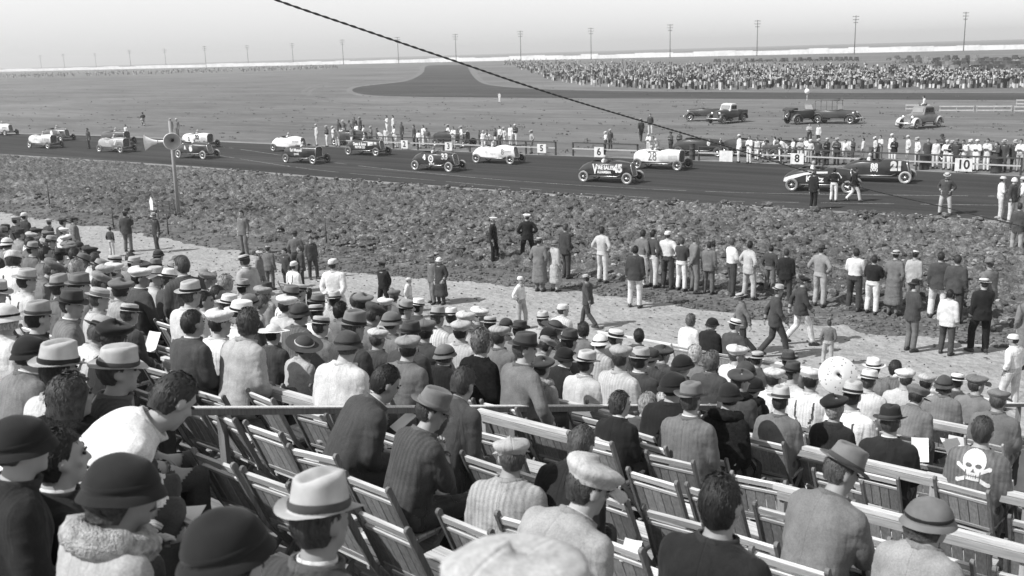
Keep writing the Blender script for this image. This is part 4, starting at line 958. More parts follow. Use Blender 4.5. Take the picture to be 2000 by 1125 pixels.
SEAT_TABLE = """
1000 1160 b0 L coat cap:L D=2.0 only=person_in_blurred_pale_cap_at_the_very_bottom_centre
20 470 s3 W jacket sailor:W skin=.10 rz=60 only=person_in_white_coat_and_white_cap_bending_at_the_left_edge D=13
352 498 s1 D suit - collar=W rz=70 s=1.06 only=bareheaded_person_in_dark_suit_sitting_tall_and_facing_left D=13
625 990 b0 D suit fedora:L s=1.0 collar=W band=D say=close_in_front only=person_in_dark_suit_and_big_light_fedora_at_the_bottom,_out_of_focus D=3.4
443 1046 f0 L coat cloche:K only=person_in_pale_coat_and_furry_black_hat_at_the_bottom_left hair=bob s=1.0 D=2.8
238 935 f1 L coat cloche:K fur=L hair=bob only=person_in_fur-collared_pale_coat_and_black_cloche,_second_from_bottom_left s=1.02 D=3.4
118 895 b0 K suit - collar=W only=bareheaded_person_in_black_with_white_collar_at_the_left_edge D=4.2
40 850 f0 K coat cloche:K only=person_in_black_coat_and_large_black_hat_at_the_left_edge s=1.05 D=3.9
318 786 b2 W shirt - rz=-30 only=person_hunched_in_a_white_shirt_with_dark_hair_at_left D=5.0
140 775 f0 K coat - hair=bob fur=K D=5.6
230 712 s0 D suit fedora:L band=D rz=-20 D=6.0
115 708 s0 L coat fedora:L band=K D=5.8
75 612 s0 K suit fedora:G band=D s=1.03 D=8.4
10 612 f2 W coat cloche:W hair=bob ht=.3 only=person_in_white_coat_and_round_white_cloche_at_the_left_edge D=7.7
1410 985 b0 K suit - only=bareheaded_person_in_black_suit_with_thick_dark_hair_at_the_bottom s=1.02 D=4.3
1150 935 b1 G suit cap:L collar=W rz=-10 only=person_in_grey_suit_and_pale_flat_cap_at_the_bottom_centre D=4.5
1000 880 s1 L coat cap:L only=person_in_pale_jacket_and_light_soft_hat_near_the_empty_chairs D=6.0
1140 868 s3 K coat - D=6.2
1647 905 s4 M suit fedora:M band=D rz=-15 D=5.5
1819 1000 f1 G coat cloche:M hair=bob rz=-10 D=5
845 790 s4 D suit fedora:M band=M s=1.05 rz=-15 D=6.6
905 752 s3 D suit - collar=L D=7.6
752 750 s3 D suit - collar=W rz=-20 D=7.2
1920 842 s0 M jacket - mat=leather ht=.05 only=person_in_grey_leather_jacket_painted_with_a_white_skull s=1.03 D=8.2
1740 816 s0 K suit fedora:K band=D collar=W D=9
1632 790 f0 K sweater beret:K hair=wave ht=.3 tilt=-.2 D=9.5
1525 775 s0 M suit fedora:L band=D collar=L D=9.3
1350 772 s0 M suit homburg:M band=D collar=W s=1.06 D=8.4
1215 788 f1 K sweater - hair=wave ht=.05 collar=W D=8.4
1266 790 f2 D coat - hair=wave ht=.25 D=9
1302 785 f0 L coat - hair=wave ht=.4 fur=L D=9
1425 765 f2 K coat cloche:K fur=K mat=fur s=1.08 only=person_in_shaggy_black_fur_coat_in_the_middle_right D=9
1448 738 f1 D coat beret:D fur=K D=10.5
1315 745 f0 K coat cloche:K D=8.7
1250 697 s0 D suit panama:L band=K collar=W D=11.5
1145 703 s0 L suit homburg:L band=K collar=W D=11
1060 712 f0 G coat beret:D fur=L only=person_in_grey_coat_with_a_thick_pale_fur_collar D=10.5
1105 690 f1 K coat cloche:K collar=W D=12
1025 673 s2 M suit fedora:D band=K collar=L D=9.7
942 668 f0 K coat - hair=wave ht=.12 mat=fur only=wavy-haired_person_in_black_fur_coat,_seated_near_the_middle D=10
870 685 f0 K sweater cloche:M hair=bob collar=W D=11
797 672 s1 M suit cap:G D=9.6
738 655 s0 D suit cap:W D=11
676 665 f2 W jacket cloche:D s=1.05 only=person_in_white_jacket_and_tall_dark_felt_hat_in_the_centre_left D=8.5
598 668 f1 L dress wide:D band=W tilt=.35 hair=wave only=person_in_pale_cape_and_tilted_dark_wide-brimmed_hat D=10
535 645 s0 D suit wide:W band=W only=person_in_dark_suit_and_broad_white_hat D=10.6
485 632 f2 L coat - hair=wave ht=.05 D=9
378 632 s0 D suit - collar=W ht=.03 D=9
430 622 s0 W shirt cap:W
470 606 s2 W shirt panama:W
447 590 s0 W shirt panama:W
488 586 f0 D coat cloche:M
402 588 s2 W shirt -
427 575 f1 M coat -
372 568 s0 W coat panama:L band=K s=1.03
442 553 f0 L coat - hair=wave ht=.3
412 540 s1 L shirt panama:L
330 540 s0 D suit fedora:W
302 535 s2 L shirt panama:L
274 536 s2 D suit cap:W collar=W
254 606 s0 D suit boater:L band=K collar=L
194 576 s0 L coat boater:L band=M s=1.03
195 548 s3 M suit cap:G
155 553 s0 M suit fedora:M band=D
117 555 s0 M suit fedora:G band=D
120 530 s1 M coat cap:M
100 522 s3 M suit cap:M
152 524 f0 M coat - hair=wave ht=.3
52 542 s0 W shirt panama:L band=M
90 497 s0 M shirt - rz=-20
185 507 s1 L shirt -
224 508 s0 M suit boater:L
262 512 s0 M suit panama:L band=D
223 524 s0 D suit cap:W
206 530 s1 W shirt cap:L
310 494 f0 L coat cloche:D hair=bob
345 512 s2 M suit fedora:M
175 490 s0 D suit cap:D
147 498 f0 M coat -
96 432 s1 D suit cap:L s=1.0
122 432 s0 D suit cap:D
71 452 s0 D suit cap:D
94 458 s0 L coat cap:M
125 450 s2 W shirt cap:W
130 466 s1 M coat cap:W rz=120
6 452 s0 D suit fedora:M
60 475 s0 M coat -
25 500 s1 W shirt cap:L
575 516 s0 W shirt sailor:W
585 565 s0 M suit boater:L
560 590 s0 L coat cap:W
586 604 f0 M coat cloche:D
617 606 s1 W shirt boater:L
627 630 s0 M suit boater:L
512 594 s3 L shirt - ht=.1
667 607 f0 M coat - hair=wave
754 592 s0 L jacket cap:W
697 588 s0 M suit -
793 600 s2 M suit fedora:G
817 595 s0 D suit panama:W
770 575 s1 M suit cap:M
855 615 s0 W shirt fedora:G
882 614 s1 M suit panama:W
910 622 s0 L coat cap:W
936 612 s2 D suit cap:W
802 648 s0 D suit fedora:D
900 640 s5 L coat cap:L
957 628 s1 D suit boater:L
990 630 f0 D coat cloche:D
1015 640 s0 M coat homburg:D
1085 636 f1 D coat wide:D
1072 650 f0 M dress cloche:K hair=wave
1112 660 s0 M suit fedora:D
1140 645 f2 M coat - hair=wave
1172 663 f2 L dress cloche:W
1203 655 s2 D suit boater:W
1248 657 s1 D suit -
1213 690 s5 L suit cap:L
1272 690 f0 D coat cloche:D
1296 688 f1 D coat beret:D
1333 706 f0 D coat cloche:K hair=wave ht=.3
1358 692 f2 M coat - hair=wave ht=.4
1390 706 f0 D suit - hair=wave ht=.12
1440 688 s2 W shirt cap:W
1480 696 s0 D suit boater:L
1458 718 f1 D coat cloche:D
1472 748 f0 K coat cloche:K fur=K
1512 732 s0 W shirt cap:W
1548 722 s2 L shirt fedora:D
1585 735 s0 W shirt cap:W
1697 738 s0 W shirt panama:W band=D
1706 714 s1 M suit panama:W
1749 720 s0 M suit -
1768 733 s1 L coat cap:W
1810 742 s0 W shirt cap:L
1845 745 f0 M coat cloche:D hair=bob
1870 740 s0 D suit boater:W
1908 746 s2 M jacket cap:M
1350 626 f0 W blouse - hair=wave ht=.12 only=bareheaded_person_in_white_blouse_seated_by_the_front_rail
1391 628 f0 K coat cloche:K hair=bob ht=.25
1436 630 s2 D suit boater:W
1100 602 f1 W blouse sailor:W
1540 700 s1 M suit fedora:D
1665 765 s5 W shirt panama:L
1790 770 s3 M suit cap:M
1950 775 s0 M jacket cap:M
725 612 s3 M suit cap:D
690 632 s0 D suit fedora:M
765 622 f0 M dress cloche:M
830 640 s1 D suit cap:M
975 650 s0 M suit cap:L
1060 620 s1 L coat panama:L
"""
for ln in SEAT_TABLE.strip().splitlines(): seat(ln)

# ------------------------------------------------------------------ the rest of the packed seats
lowb = [(0, 700), (330, 680), (650, 672), (900, 675), (1100, 690), (1300, 715), (1500, 735), (1750, 742), (1950, 748)]
uppb = [(0, 445), (150, 478), (300, 503), (450, 540), (600, 572), (750, 592), (900, 617), (1050, 637), (1200, 662), (1350, 692), (1500, 717), (1700, 727), (1950, 742)]
FILL = 0
fr_ = random.Random(21); cand = []
for k, y in enumerate(ROWS):
    for x in np.arange(-34, 2, 0.52): cand.append((k, x+fr_.uniform(-0.08, 0.08)))
fr_.shuffle(cand)
for k, x in cand:
    y = ROWS[k]; u, v = project((x, y+0.05, row_floor(k)+1.26))
    if not (-15 < u < 1960) or not (np.interp(u, [q[0] for q in uppb], [q[1] for q in uppb]) < v < np.interp(u, [q[0] for q in lowb], [q[1] for q in lowb])): continue
    if any(abs(q[0]-x) < 0.46 for q in SEATED.get(k, [])): continue
    if FILL >= 34: break
    FILL += 1; fem = fr_.random() < 0.33
    if fem: key, hat, coat, gw = fr_.choice(('f0', 'f1', 'f2')), fr_.choice(('cloche', 'cloche', 'beret', None, 'wide', 'cloche')), fr_.choice('DMGLKM'), fr_.choice(('coat', 'dress', 'coat'))
    else: key, hat, coat, gw = fr_.choice(('s0', 's1', 's2', 's3', 's4', 's5', 's0')), fr_.choice(('fedora', 'cap', 'boater', 'panama', None, 'cap', 'fedora', 'homburg')), fr_.choice('DDMGLWMW'), 'suit'
    if coat == 'W': gw = 'shirt'
    ht = {'fedora': 'MDGLG', 'homburg': 'MDG', 'cap': 'LGMLG', 'boater': 'LLW', 'panama': 'LLG', 'cloche': 'DKMLW', 'beret': 'DKM', 'wide': 'LDM', None: 'L'}[hat]; ht = fr_.choice(ht)
    o = person(key, (x, y, row_floor(k)), R(fr_.gauss(0, 7)), fr_.uniform(0.93, 1.03), coat, 'D', hat, ht, 'K', 'wave' if fem else 'short', None, None, 'W' if coat in 'DM' and fr_.random() < 0.5 else None)
    SEATED.setdefault(k, []).append((x, o)); PEOPLE.append((o, describe(coat, gw, hat, ht), (u, v), 'seated', ''))
# ------------------------------------------------------------------ standing people
def stand_at(line, where='standing', zplane=None):
    """x feet_y head_y proto coat garment legs hat facing(deg, 0 = away across the track, 90 = left) [opts]"""
    t = line.split(); x, yf, yh, key, coat, gword, legs = float(t[0]), float(t[1]), float(t[2]), t[3], t[4], t[5], t[6]
    hat, htone = (None, 'L')
    if t[7] != '-': hat, htone = t[7].split(':')
    rz = R(float(t[8])+random.gauss(0, 9)); op = dict(q.split('=') for q in t[9:])
    z = float(op.get('z', 0.01)); p = on_z(x, yf, z)
    if where == 'pit': p = on_z(x, yf, 0.01); p = p+(p-EYE)*(0.55/(p-EYE).length); p.z = 0.01
    pr = PROTO[key]; top = (pr['head'].translation.z+(0.16 if hat in ('fedora', 'panama', 'homburg') else 0.13))
    if 's' in op: sc = float(op['s'])
    else:
        d = ray(x, yh); tt = math.hypot(p.x, p.y)/math.hypot(d.x, d.y); h = HE+d.z*tt-z
        sc = min(1.08, max(0.62 if 'child' in op else 0.86, h/top))
    if 'y' in op: pass
    o = person(key, p, rz, sc, coat, legs, hat, htone, 'K' if htone in 'WL' else 'D', op.get('hair', 'short'), float(op['ht']) if 'ht' in op else None, None, op.get('collar'), op.get('fur'))
    say = op.get('say', '').replace('_', ' ')
    PEOPLE.append((o, describe(coat, gword, hat, htone, say), (x, (yf+yh)/2), 'standing', op.get('only', '').replace('_', ' ')))
    return o
FIELD_TABLE = """
220 501 443 m3 D sweater W - 10 child=1 say=boy-sized
252 492 412 ra D jacket M cap:D 40 only=person_in_cap_and_breeches_with_one_arm_raised_on_the_path
309 493 414 m0 D suit D fedora:L 170 collar=W
479 497 410 m0 M suit M - 185 collar=W only=person_in_grey_suit_standing_alone_facing_the_stand
582 545 450 m3 M waistcoat D fedora:D 30
612 545 462 m0 D suit D - 250 collar=W
529 566 482 m0 M suit M boater:L 20
512 578 497 m0 M jacket M cap:L -60
563 572 484 m0 D suit D - 170
592 568 479 m0 D suit D - 150
752 614 511 m4 K uniform K peaked:K 180 only=person_in_black_double-breasted_uniform_and_peaked_cap_standing_on_the_path
800 622 542 m3 W shirt L sailor:W -60 child=1
847 592 497 m0 M suit M cap:M 160
862 594 505 lc D overcoat D cloche:W 175 only=person_in_long_dark_coat_with_white_edging_and_pale_hat
1018 642 544 m6 W shirt L sailor:W -70
1149 640 537 wk D jacket D fedora:L 95
1055 569 463 lc M overcoat M boater:L 0
1085 569 468 dr L coat L cloche:M -8
1106 543 437 m0 D suit D - -5
965 514 424 m0 K uniform K peaked:W -60
1031 508 418 m1 K uniform K peaked:W 20
1177 552 440 m6 L jacket W - 0 ht=.03 only=person_in_light_jacket_and_white_trousers_standing_alone_by_the_ploughed_field
1241 601 477 m0 D jacket W - 15
1254 560 449 m3 M coat W - -10
1276 561 446 m6 D sweater W - 0
1304 564 446 m6 W shirt D sailor:W 5
1331 568 464 m5 D sweater W - 0
1356 571 459 m4 M suit M - -20
1384 574 472 m0 M suit M - 0 child=1
1428 578 465 m5 W shirt D - -20
1462 584 471 m1 L jacket L - -15
1503 572 482 m3 D shirt M - 0
1533 593 486 m0 K jacket D - 20
1600 599 477 m6 G jacket L fedora:D -5
1667 607 485 m5 W shirt D - 0
1702 613 499 m5 K sweater W - -10
1743 616 478 lc M overcoat M boater:L -5
1781 604 489 m0 L jacket G boater:W 5
1830 622 489 m0 D jacket W - 10
1862 630 489 m0 D suit D - 0
1926 642 503 wk M suit M fedora:M 60
1778 686 545 m2 D suit M fedora:K -30 say=holding_a_folded_coat
1847 693 565 m0 W jacket D - 10 only=person_in_white_jacket_and_dark_trousers_at_the_right_of_the_path
1912 688 543 ra K jacket K boater:W 40
1447 692 572 wk M jacket D boater:L 120
1512 700 556 wk D suit D fedora:L -70 only=person_in_dark_suit_and_pale_hat_striding_right_along_the_path s=1.06
1561 674 540 wk D jacket W cap:K -60
1616 716 655 m3 M sweater L - 20 child=1 s=0.66 say=small_child
1972 800 653 m3 W dress W sailor:W 80
1998 720 498 lc M overcoat M fedora:M 40
1588 409 333 m0 K suit K - -20
1628 394 328 m6 K sweater W - -5
1667 394 327 wk K sweater W - -60
1845 419 337 m1 D jacket L boater:L 190 only=person_in_dark_jacket_and_light_trousers_standing_alone_on_the_track
1952 431 344 m5 W overalls W sailor:W -80
1974 434 339 m0 D suit W helmet:W -90
1993 432 339 m6 W shirt W sailor:W 100
1984 498 396 m0 D suit L - 0
"""
for ln in FIELD_TABLE.strip().splitlines(): stand_at(ln)
# people standing among the seats
def stand_in_stand(line):
    t = line.split(); x, y, key, coat, gword, legs = float(t[0]), float(t[1]), t[2], t[3], t[4], t[5]
    hat, htone = (None, 'L')
    if t[6] != '-': hat, htone = t[6].split(':')
    rz = R(float(t[7])); op = dict(q.split('=') for q in t[8:]); pr = PROTO[key]; sc = float(op.get('s', 1.0))
    h = (pr['head'].translation.z+(0.045 if hat else 0))*sc; p = on_stand(x, y, h)
    k = min(range(len(ROWS)), key=lambda k: abs(ROWS[k]+0.42-p.y)); yy = ROWS[k]+0.30; p = on_y(x, y, yy)
    o = person(key, (p.x, yy, min(row_floor(k)+0.1, max(row_floor(k), p.z-h))), rz, sc, coat, legs, hat, htone, 'K', 'short', None, float(op['skin']) if 'skin' in op else None, op.get('collar'))
    PEOPLE.append((o, describe(coat, gword, hat, htone), (x, y), 'standing', op.get('only', '').replace('_', ' ')))
for ln in """651 518 m4 W shirt W sailor:W 25 s=.93 only=person_all_in_white_standing_with_back_turned_among_the_seats
480 514 m0 L jacket L boater:L 100 collar=W s=.9 only=person_in_pale_shirt,_tie_and_boater_standing_and_facing_left
30 432 m0 D suit D cap:L 0 s=.9
47 424 m0 D suit D sailor:W 10 s=.9
143 432 m0 M suit M cap:D -20 s=.9""".splitlines(): stand_in_stand(ln)

# pit lane: crews in white overalls and helpers
PIT = """652 284 246 m5 W overalls W cap:W 150
668 284 248 m3 W shirt D - 190
688 285 247 m0 M jersey W - 170
712 283 244 m5 W overalls W - 150
738 284 250 m0 D suit D cap:M 160
748 287 255 bd W shirt W - 120
835 290 250 m3 M jersey L - 190
945 293 255 m0 W overalls W sailor:W 200
968 290 250 m5 D jersey W - 150
985 288 248 m3 W shirt W cap:L 170
1478 314 270 m0 W overalls W - 160
1494 318 273 bd W overalls W - 200
1524 318 268 m3 D jersey W - 150
1562 320 270 m5 L shirt W cap:W 180
1650 322 272 m0 W overalls W - 170
1665 318 270 m5 D suit D - 150
1790 326 268 m3 W shirt W cap:L 160
1810 328 270 m0 D jersey D - 180
1866 336 270 m3 D suit D fedora:M 165
1892 335 272 m0 W overalls W cap:W 190
1990 338 270 m5 W shirt L - 175
620 285 241 m0 W overalls W sailor:W 150
640 287 245 m5 D jersey W cap:L 170
663 272 233 m0 D suit D - 160
672 272 234 m3 M shirt L cap:L 190
684 274 234 m0 M suit M fedora:M 150
694 268 226 m0 D suit D - 180
698 280 240 m5 W shirt W - 170
705 268 228 m0 D coat D fedora:L 150
660 287 250 bd W overalls W sailor:W 200
677 284 252 m3 D jersey D - 170
726 283 246 m5 M jersey M cap:L 160
757 264 224 m5 W shirt W - 150
769 264 223 m0 W overalls W - 170
755 284 249 m3 W shirt W - 190
771 284 246 m5 W overalls W - 160
786 280 238 m0 D suit D - 170
776 290 260 bd W overalls W sailor:W 100
810 286 244 m0 D suit D - 140
819 291 255 m0 W overalls W - 10
828 286 244 m6 W shirt W - 170
876 285 243 m6 W overalls W cap:L 160
887 291 247 m5 W shirt L - 180
902 290 246 m6 W overalls W cap:L 130
938 292 258 m3 D jersey D - 160
952 291 256 m5 W overalls W - 180
962 292 258 bd W overalls W - 150
977 288 246 m3 W shirt D - 170
998 285 243 m0 W overalls W - 160
1007 285 242 m5 D jersey W sailor:W 175
1039 301 254 m6 L shirt M cap:L 150
1183 297 262 m5 W shirt D cap:W 160
1192 292 252 m0 D suit D cap:L 170
1252 278 232 wk D overalls D boater:L 60
1270 263 222 m0 D jacket W - 190
1267 302 262 m5 W overalls W sailor:W 170
1285 302 267 bd W overalls W - 150
1310 302 257 m2 D uniform D peaked:D 170
1327 302 256 m2 D uniform D - 160
1443 319 262 m0 W overalls W sailor:W 150
1463 321 265 m5 W overalls W - 170
1513 312 271 m3 W shirt D - 100
1535 320 270 bd W overalls W - 120
1548 318 270 m5 W shirt M - 150
1580 280 249 m5 L shirt D - 190
1598 282 251 m0 W shirt D - 170
1572 320 267 m5 W overalls W - 150
1582 321 272 m3 W shirt L cap:W 170
1597 324 271 m0 D suit D cap:L 160
1614 324 269 m2 K jacket D sailor:W 170
1633 324 269 m2 D jersey D cap:L 180
1685 316 269 m0 W overalls W - 100
1708 314 267 m3 W overalls W cap:W 140
1718 314 264 m5 W shirt M - 150
1740 318 261 m0 W overalls W sailor:W 160
1745 322 269 m2 K waistcoat W - 170
1772 320 264 m3 W overalls W sailor:W 120
1826 330 272 m0 W shirt W - 170
1837 322 261 m2 D suit D fedora:D 180
1847 333 273 m5 W shirt W sailor:W 175
1857 334 274 m5 K sweater W cap:L 165
1878 336 273 m2 W overalls W - 175
1905 336 272 m2 W shirt W sailor:W 170
1925 336 269 m2 W sweater W - 180
1943 337 277 m2 D suit D - 150
1958 337 272 m0 D suit D boater:L 170
1979 337 272 m0 D suit D fedora:L 160
336 268 229 m0 M suit M cap:L 180
348 268 228 m0 M overalls M sailor:W 170
976 201 180 ra W overalls W - 180
175 291 250 m0 D suit D - 170
248 275 243 m0 W shirt D - 180"""
for ln in PIT.splitlines(): stand_at(ln, 'pit')
# ------------------------------------------------------------------ lettering
def text_mesh(s, size, bold=0.0, sx=1.0):
    cu = bpy.data.curves.new('t', 'FONT'); cu.body = s; cu.size = size; cu.align_x = 'CENTER'; cu.align_y = 'CENTER'; cu.offset = bold; cu.resolution_u = 3
    o = bpy.data.objects.new('t', cu); col.objects.link(o)
    me = bpy.data.meshes.new_from_object(o.evaluated_get(bpy.context.evaluated_depsgraph_get()))
    bpy.data.objects.remove(o); bpy.data.curves.remove(cu)
    if sx != 1.0: me.transform(Matrix.Diagonal((sx, 1, 1, 1)))
    return me
# ------------------------------------------------------------------ wheels (shared meshes)
def wheel_parts(rad=0.34, w=0.06, spokes=16):
    t = MB(); n = 26; rings = []
    for j in range(9):
        b = 2*math.pi*j/8; rr = rad-w+w*math.cos(b)*1.0; yy = w*0.95*math.sin(b)
        rings.append([(rr*math.cos(2*math.pi*i/n), yy, rr*math.sin(2*math.pi*i/n)) for i in range(n)])
    t.rings(rings, cap=False)
    r = MB(); ri = rad-2*w
    r.lathe([(ri+0.012, -0.045), (ri-0.018, -0.040), (ri-0.026, 0.0), (ri-0.018, 0.040), (ri+0.012, 0.045)], 26, axis='Y')
    h = MB(); h.lathe([(0.002, -0.085), (0.045, -0.078), (0.062, -0.050), (0.066, 0.03), (0.002, 0.04)], 16, axis='Y')
    s = MB()
    for k in range(spokes):
        a = 2*math.pi*k/spokes; b = a+(0.25 if k % 2 else -0.25); y = -0.055 if k % 2 else 0.02
        s.tube([(0.05*math.cos(a), y, 0.05*math.sin(a)), ((ri-0.02)*math.cos(b), -0.005, (ri-0.02)*math.sin(b))], 0.0075, n=4)
    d = MB(); d.lathe([(0.01, 0.012), (ri-0.02, 0.022), (ri-0.02, 0.030), (0.01, 0.03)], 20, axis='Y')
    return [('tyre', t.mesh('tyre', M['rubber'], True)), ('rim', r.mesh('rim', M['metal'], True)), ('hub_cap', h.mesh('hub_cap', M['metal'], True)), ('spokes', s.mesh('spokes', M['metal'])), ('brake_drum', d.mesh('brake_drum', M['dull'], True))]
WP = wheel_parts()
def add_wheel(parent, loc, tyre=0.16, rim=0.55, flip=False, steer=0.0):
    w = obj('wheel', WP[0][1], parent, tyre); w.location = loc; w.rotation_euler = (0, random.uniform(0, 6), math.pi*flip+steer)
    for nm, me in WP[1:]:
        o = obj(nm, me, w, {'rim': rim, 'hub_cap': 0.8, 'spokes': 0.45, 'brake_drum': 0.03}[nm])
        if nm == 'spokes': o['kind'] = 'stuff'
    return w
# ------------------------------------------------------------------ stripped roadster racers
ROADSTER = [(-2.04, 0.47, 0.52, 0.54, 0.30), (-1.94, 0.43, 0.60, 0.66, 0.42), (-1.72, 0.40, 0.72, 0.81, 0.52), (-1.40, 0.39, 0.85, 0.94, 0.58), (-1.08, 0.38, 0.93, 1.01, 0.63), (-0.80, 0.38, 0.97, 1.03, 0.66), (-0.40, 0.37, 0.97, 1.00, 0.68), (0.05, 0.37, 0.97, 1.01, 0.665), (0.34, 0.38, 0.97, 1.06, 0.62), (0.56, 0.39, 0.95, 1.05, 0.56), (1.0, 0.41, 0.92, 1.02, 0.42), (1.30, 0.42, 0.90, 0.99, 0.31), (1.44, 0.43, 0.88, 0.97, 0.25)]
BOXY = [(-1.86, 0.50, 0.66, 0.70, 0.44), (-1.78, 0.46, 0.82, 0.88, 0.52), (-1.55, 0.44, 0.93, 0.99, 0.57), (-1.20, 0.43, 0.98, 1.04, 0.61), (-0.80, 0.43, 1.00, 1.05, 0.64), (-0.40, 0.42, 1.00, 1.03, 0.65), (0.05, 0.42, 1.00, 1.03, 0.64), (0.36, 0.43, 1.00, 1.07, 0.58), (0.56, 0.44, 0.99, 1.06, 0.52), (1.0, 0.45, 0.97, 1.05, 0.42), (1.30, 0.46, 0.96, 1.04, 0.36), (1.42, 0.46, 0.95, 1.03, 0.34)]
ZS = lambda z: 0.40+(z-0.38)*1.24
for _S in (ROADSTER, BOXY):
    for _i, (x_, a_, b_, c_, w_) in enumerate(_S): _S[_i] = (x_, a_, ZS(b_), ZS(c_), w_)
def car_section(st, slant):
    x, z0, z1, zc, w = st; zm = (z0+z1)/2
    half = [(w*0.80, z0), (w*0.97, z0+0.07), (w, zm), (w*0.985, z1-0.05), (w*0.92, z1), (w*0.60, zc), (w*0.2, zc+0.012)]
    pts = half+[(-a, b) for a, b in reversed(half)]
    k = max(0.0, min(1.0, (x-0.5)/0.8))
    return [Vector((x+slant*k*(zc-z), y, z)) for y, z in pts]
def body_mesh(stations, slant, open_from=4, open_to=7):
    mb = MB(); secs = [car_section(s, slant) for s in stations]; n = len(secs[0]); vs = [q for s in secs for q in s]; fs = []
    for k in range(len(secs)-1):
        for i in range(n):
            if open_from < k+0.5 < open_to and i in (5, 6, 7): continue
            j = (i+1) % n; fs.append((k*n+i, k*n+j, (k+1)*n+j, (k+1)*n+i))
    fs.append(tuple(range(n))); fs.append(tuple((len(secs)-1)*n+i for i in range(n-1, -1, -1)))
    mb.add(vs, fs); return mb
def side_w(stations, x, z=None, slant=0.0):
    X = [s[0] for s in stations]; q = x
    if z is not None and slant:                            # undo the slant of the nose
        for _ in range(6): q = x-slant*max(0.0, min(1.0, (q-0.5)/0.8))*(float(np.interp(q, X, [s[3] for s in stations]))-z)
    return float(np.interp(q, X, [s[4] for s in stations]))
def cached(key, fn, _c={}):
    if key not in _c: _c[key] = fn()
    return _c[key]
def side_print(car, me, stations, x, z, tone, name='lettering', y_sign=-1):
    me.transform(Matrix.Rotation(math.pi/2, 4, 'X')); me.transform(Matrix.Translation((x, 0, z)))
    for v in me.vertices: v.co.z = ZS(v.co.z)
    bm = bmesh.new(); bm.from_mesh(me)
    cuts = [s[0] for s in stations]
    for c in cuts:
        bmesh.ops.bisect_plane(bm, geom=bm.verts[:]+bm.edges[:]+bm.faces[:], plane_co=(c, 0, 0), plane_no=(1, 0, 0))
    bmesh.ops.subdivide_edges(bm, edges=[e for e in bm.edges if e.calc_length() > 0.25], cuts=3)
    for v in bm.verts: v.co.y = -(side_w(stations, v.co.x, v.co.z, 0.26 if stations is ROADSTER else 0.0)+0.010)
    bm.to_mesh(me); bm.free(); me.materials.append(M['dull'])
    return obj(name, me, car, tone)
def disc_mesh(r0, r1, n=24):
    me = bpy.data.meshes.new('ring'); vs = []; fs = []
    for i in range(n):
        a = 2*math.pi*i/n; vs += [(r0*math.cos(a), r0*math.sin(a), 0), (r1*math.cos(a), r1*math.sin(a), 0)]
    for i in range(n): j = (i+1) % n; fs.append((2*i, 2*i+1, 2*j+1, 2*j))
    me.from_pydata(vs, [], fs); return me
def poly_mesh(pts):
    me = bpy.data.meshes.new('poly'); me.from_pydata([(a, b, 0) for a, b in pts], [], [tuple(range(len(pts)))]); return me
DRIVER_N = [0]
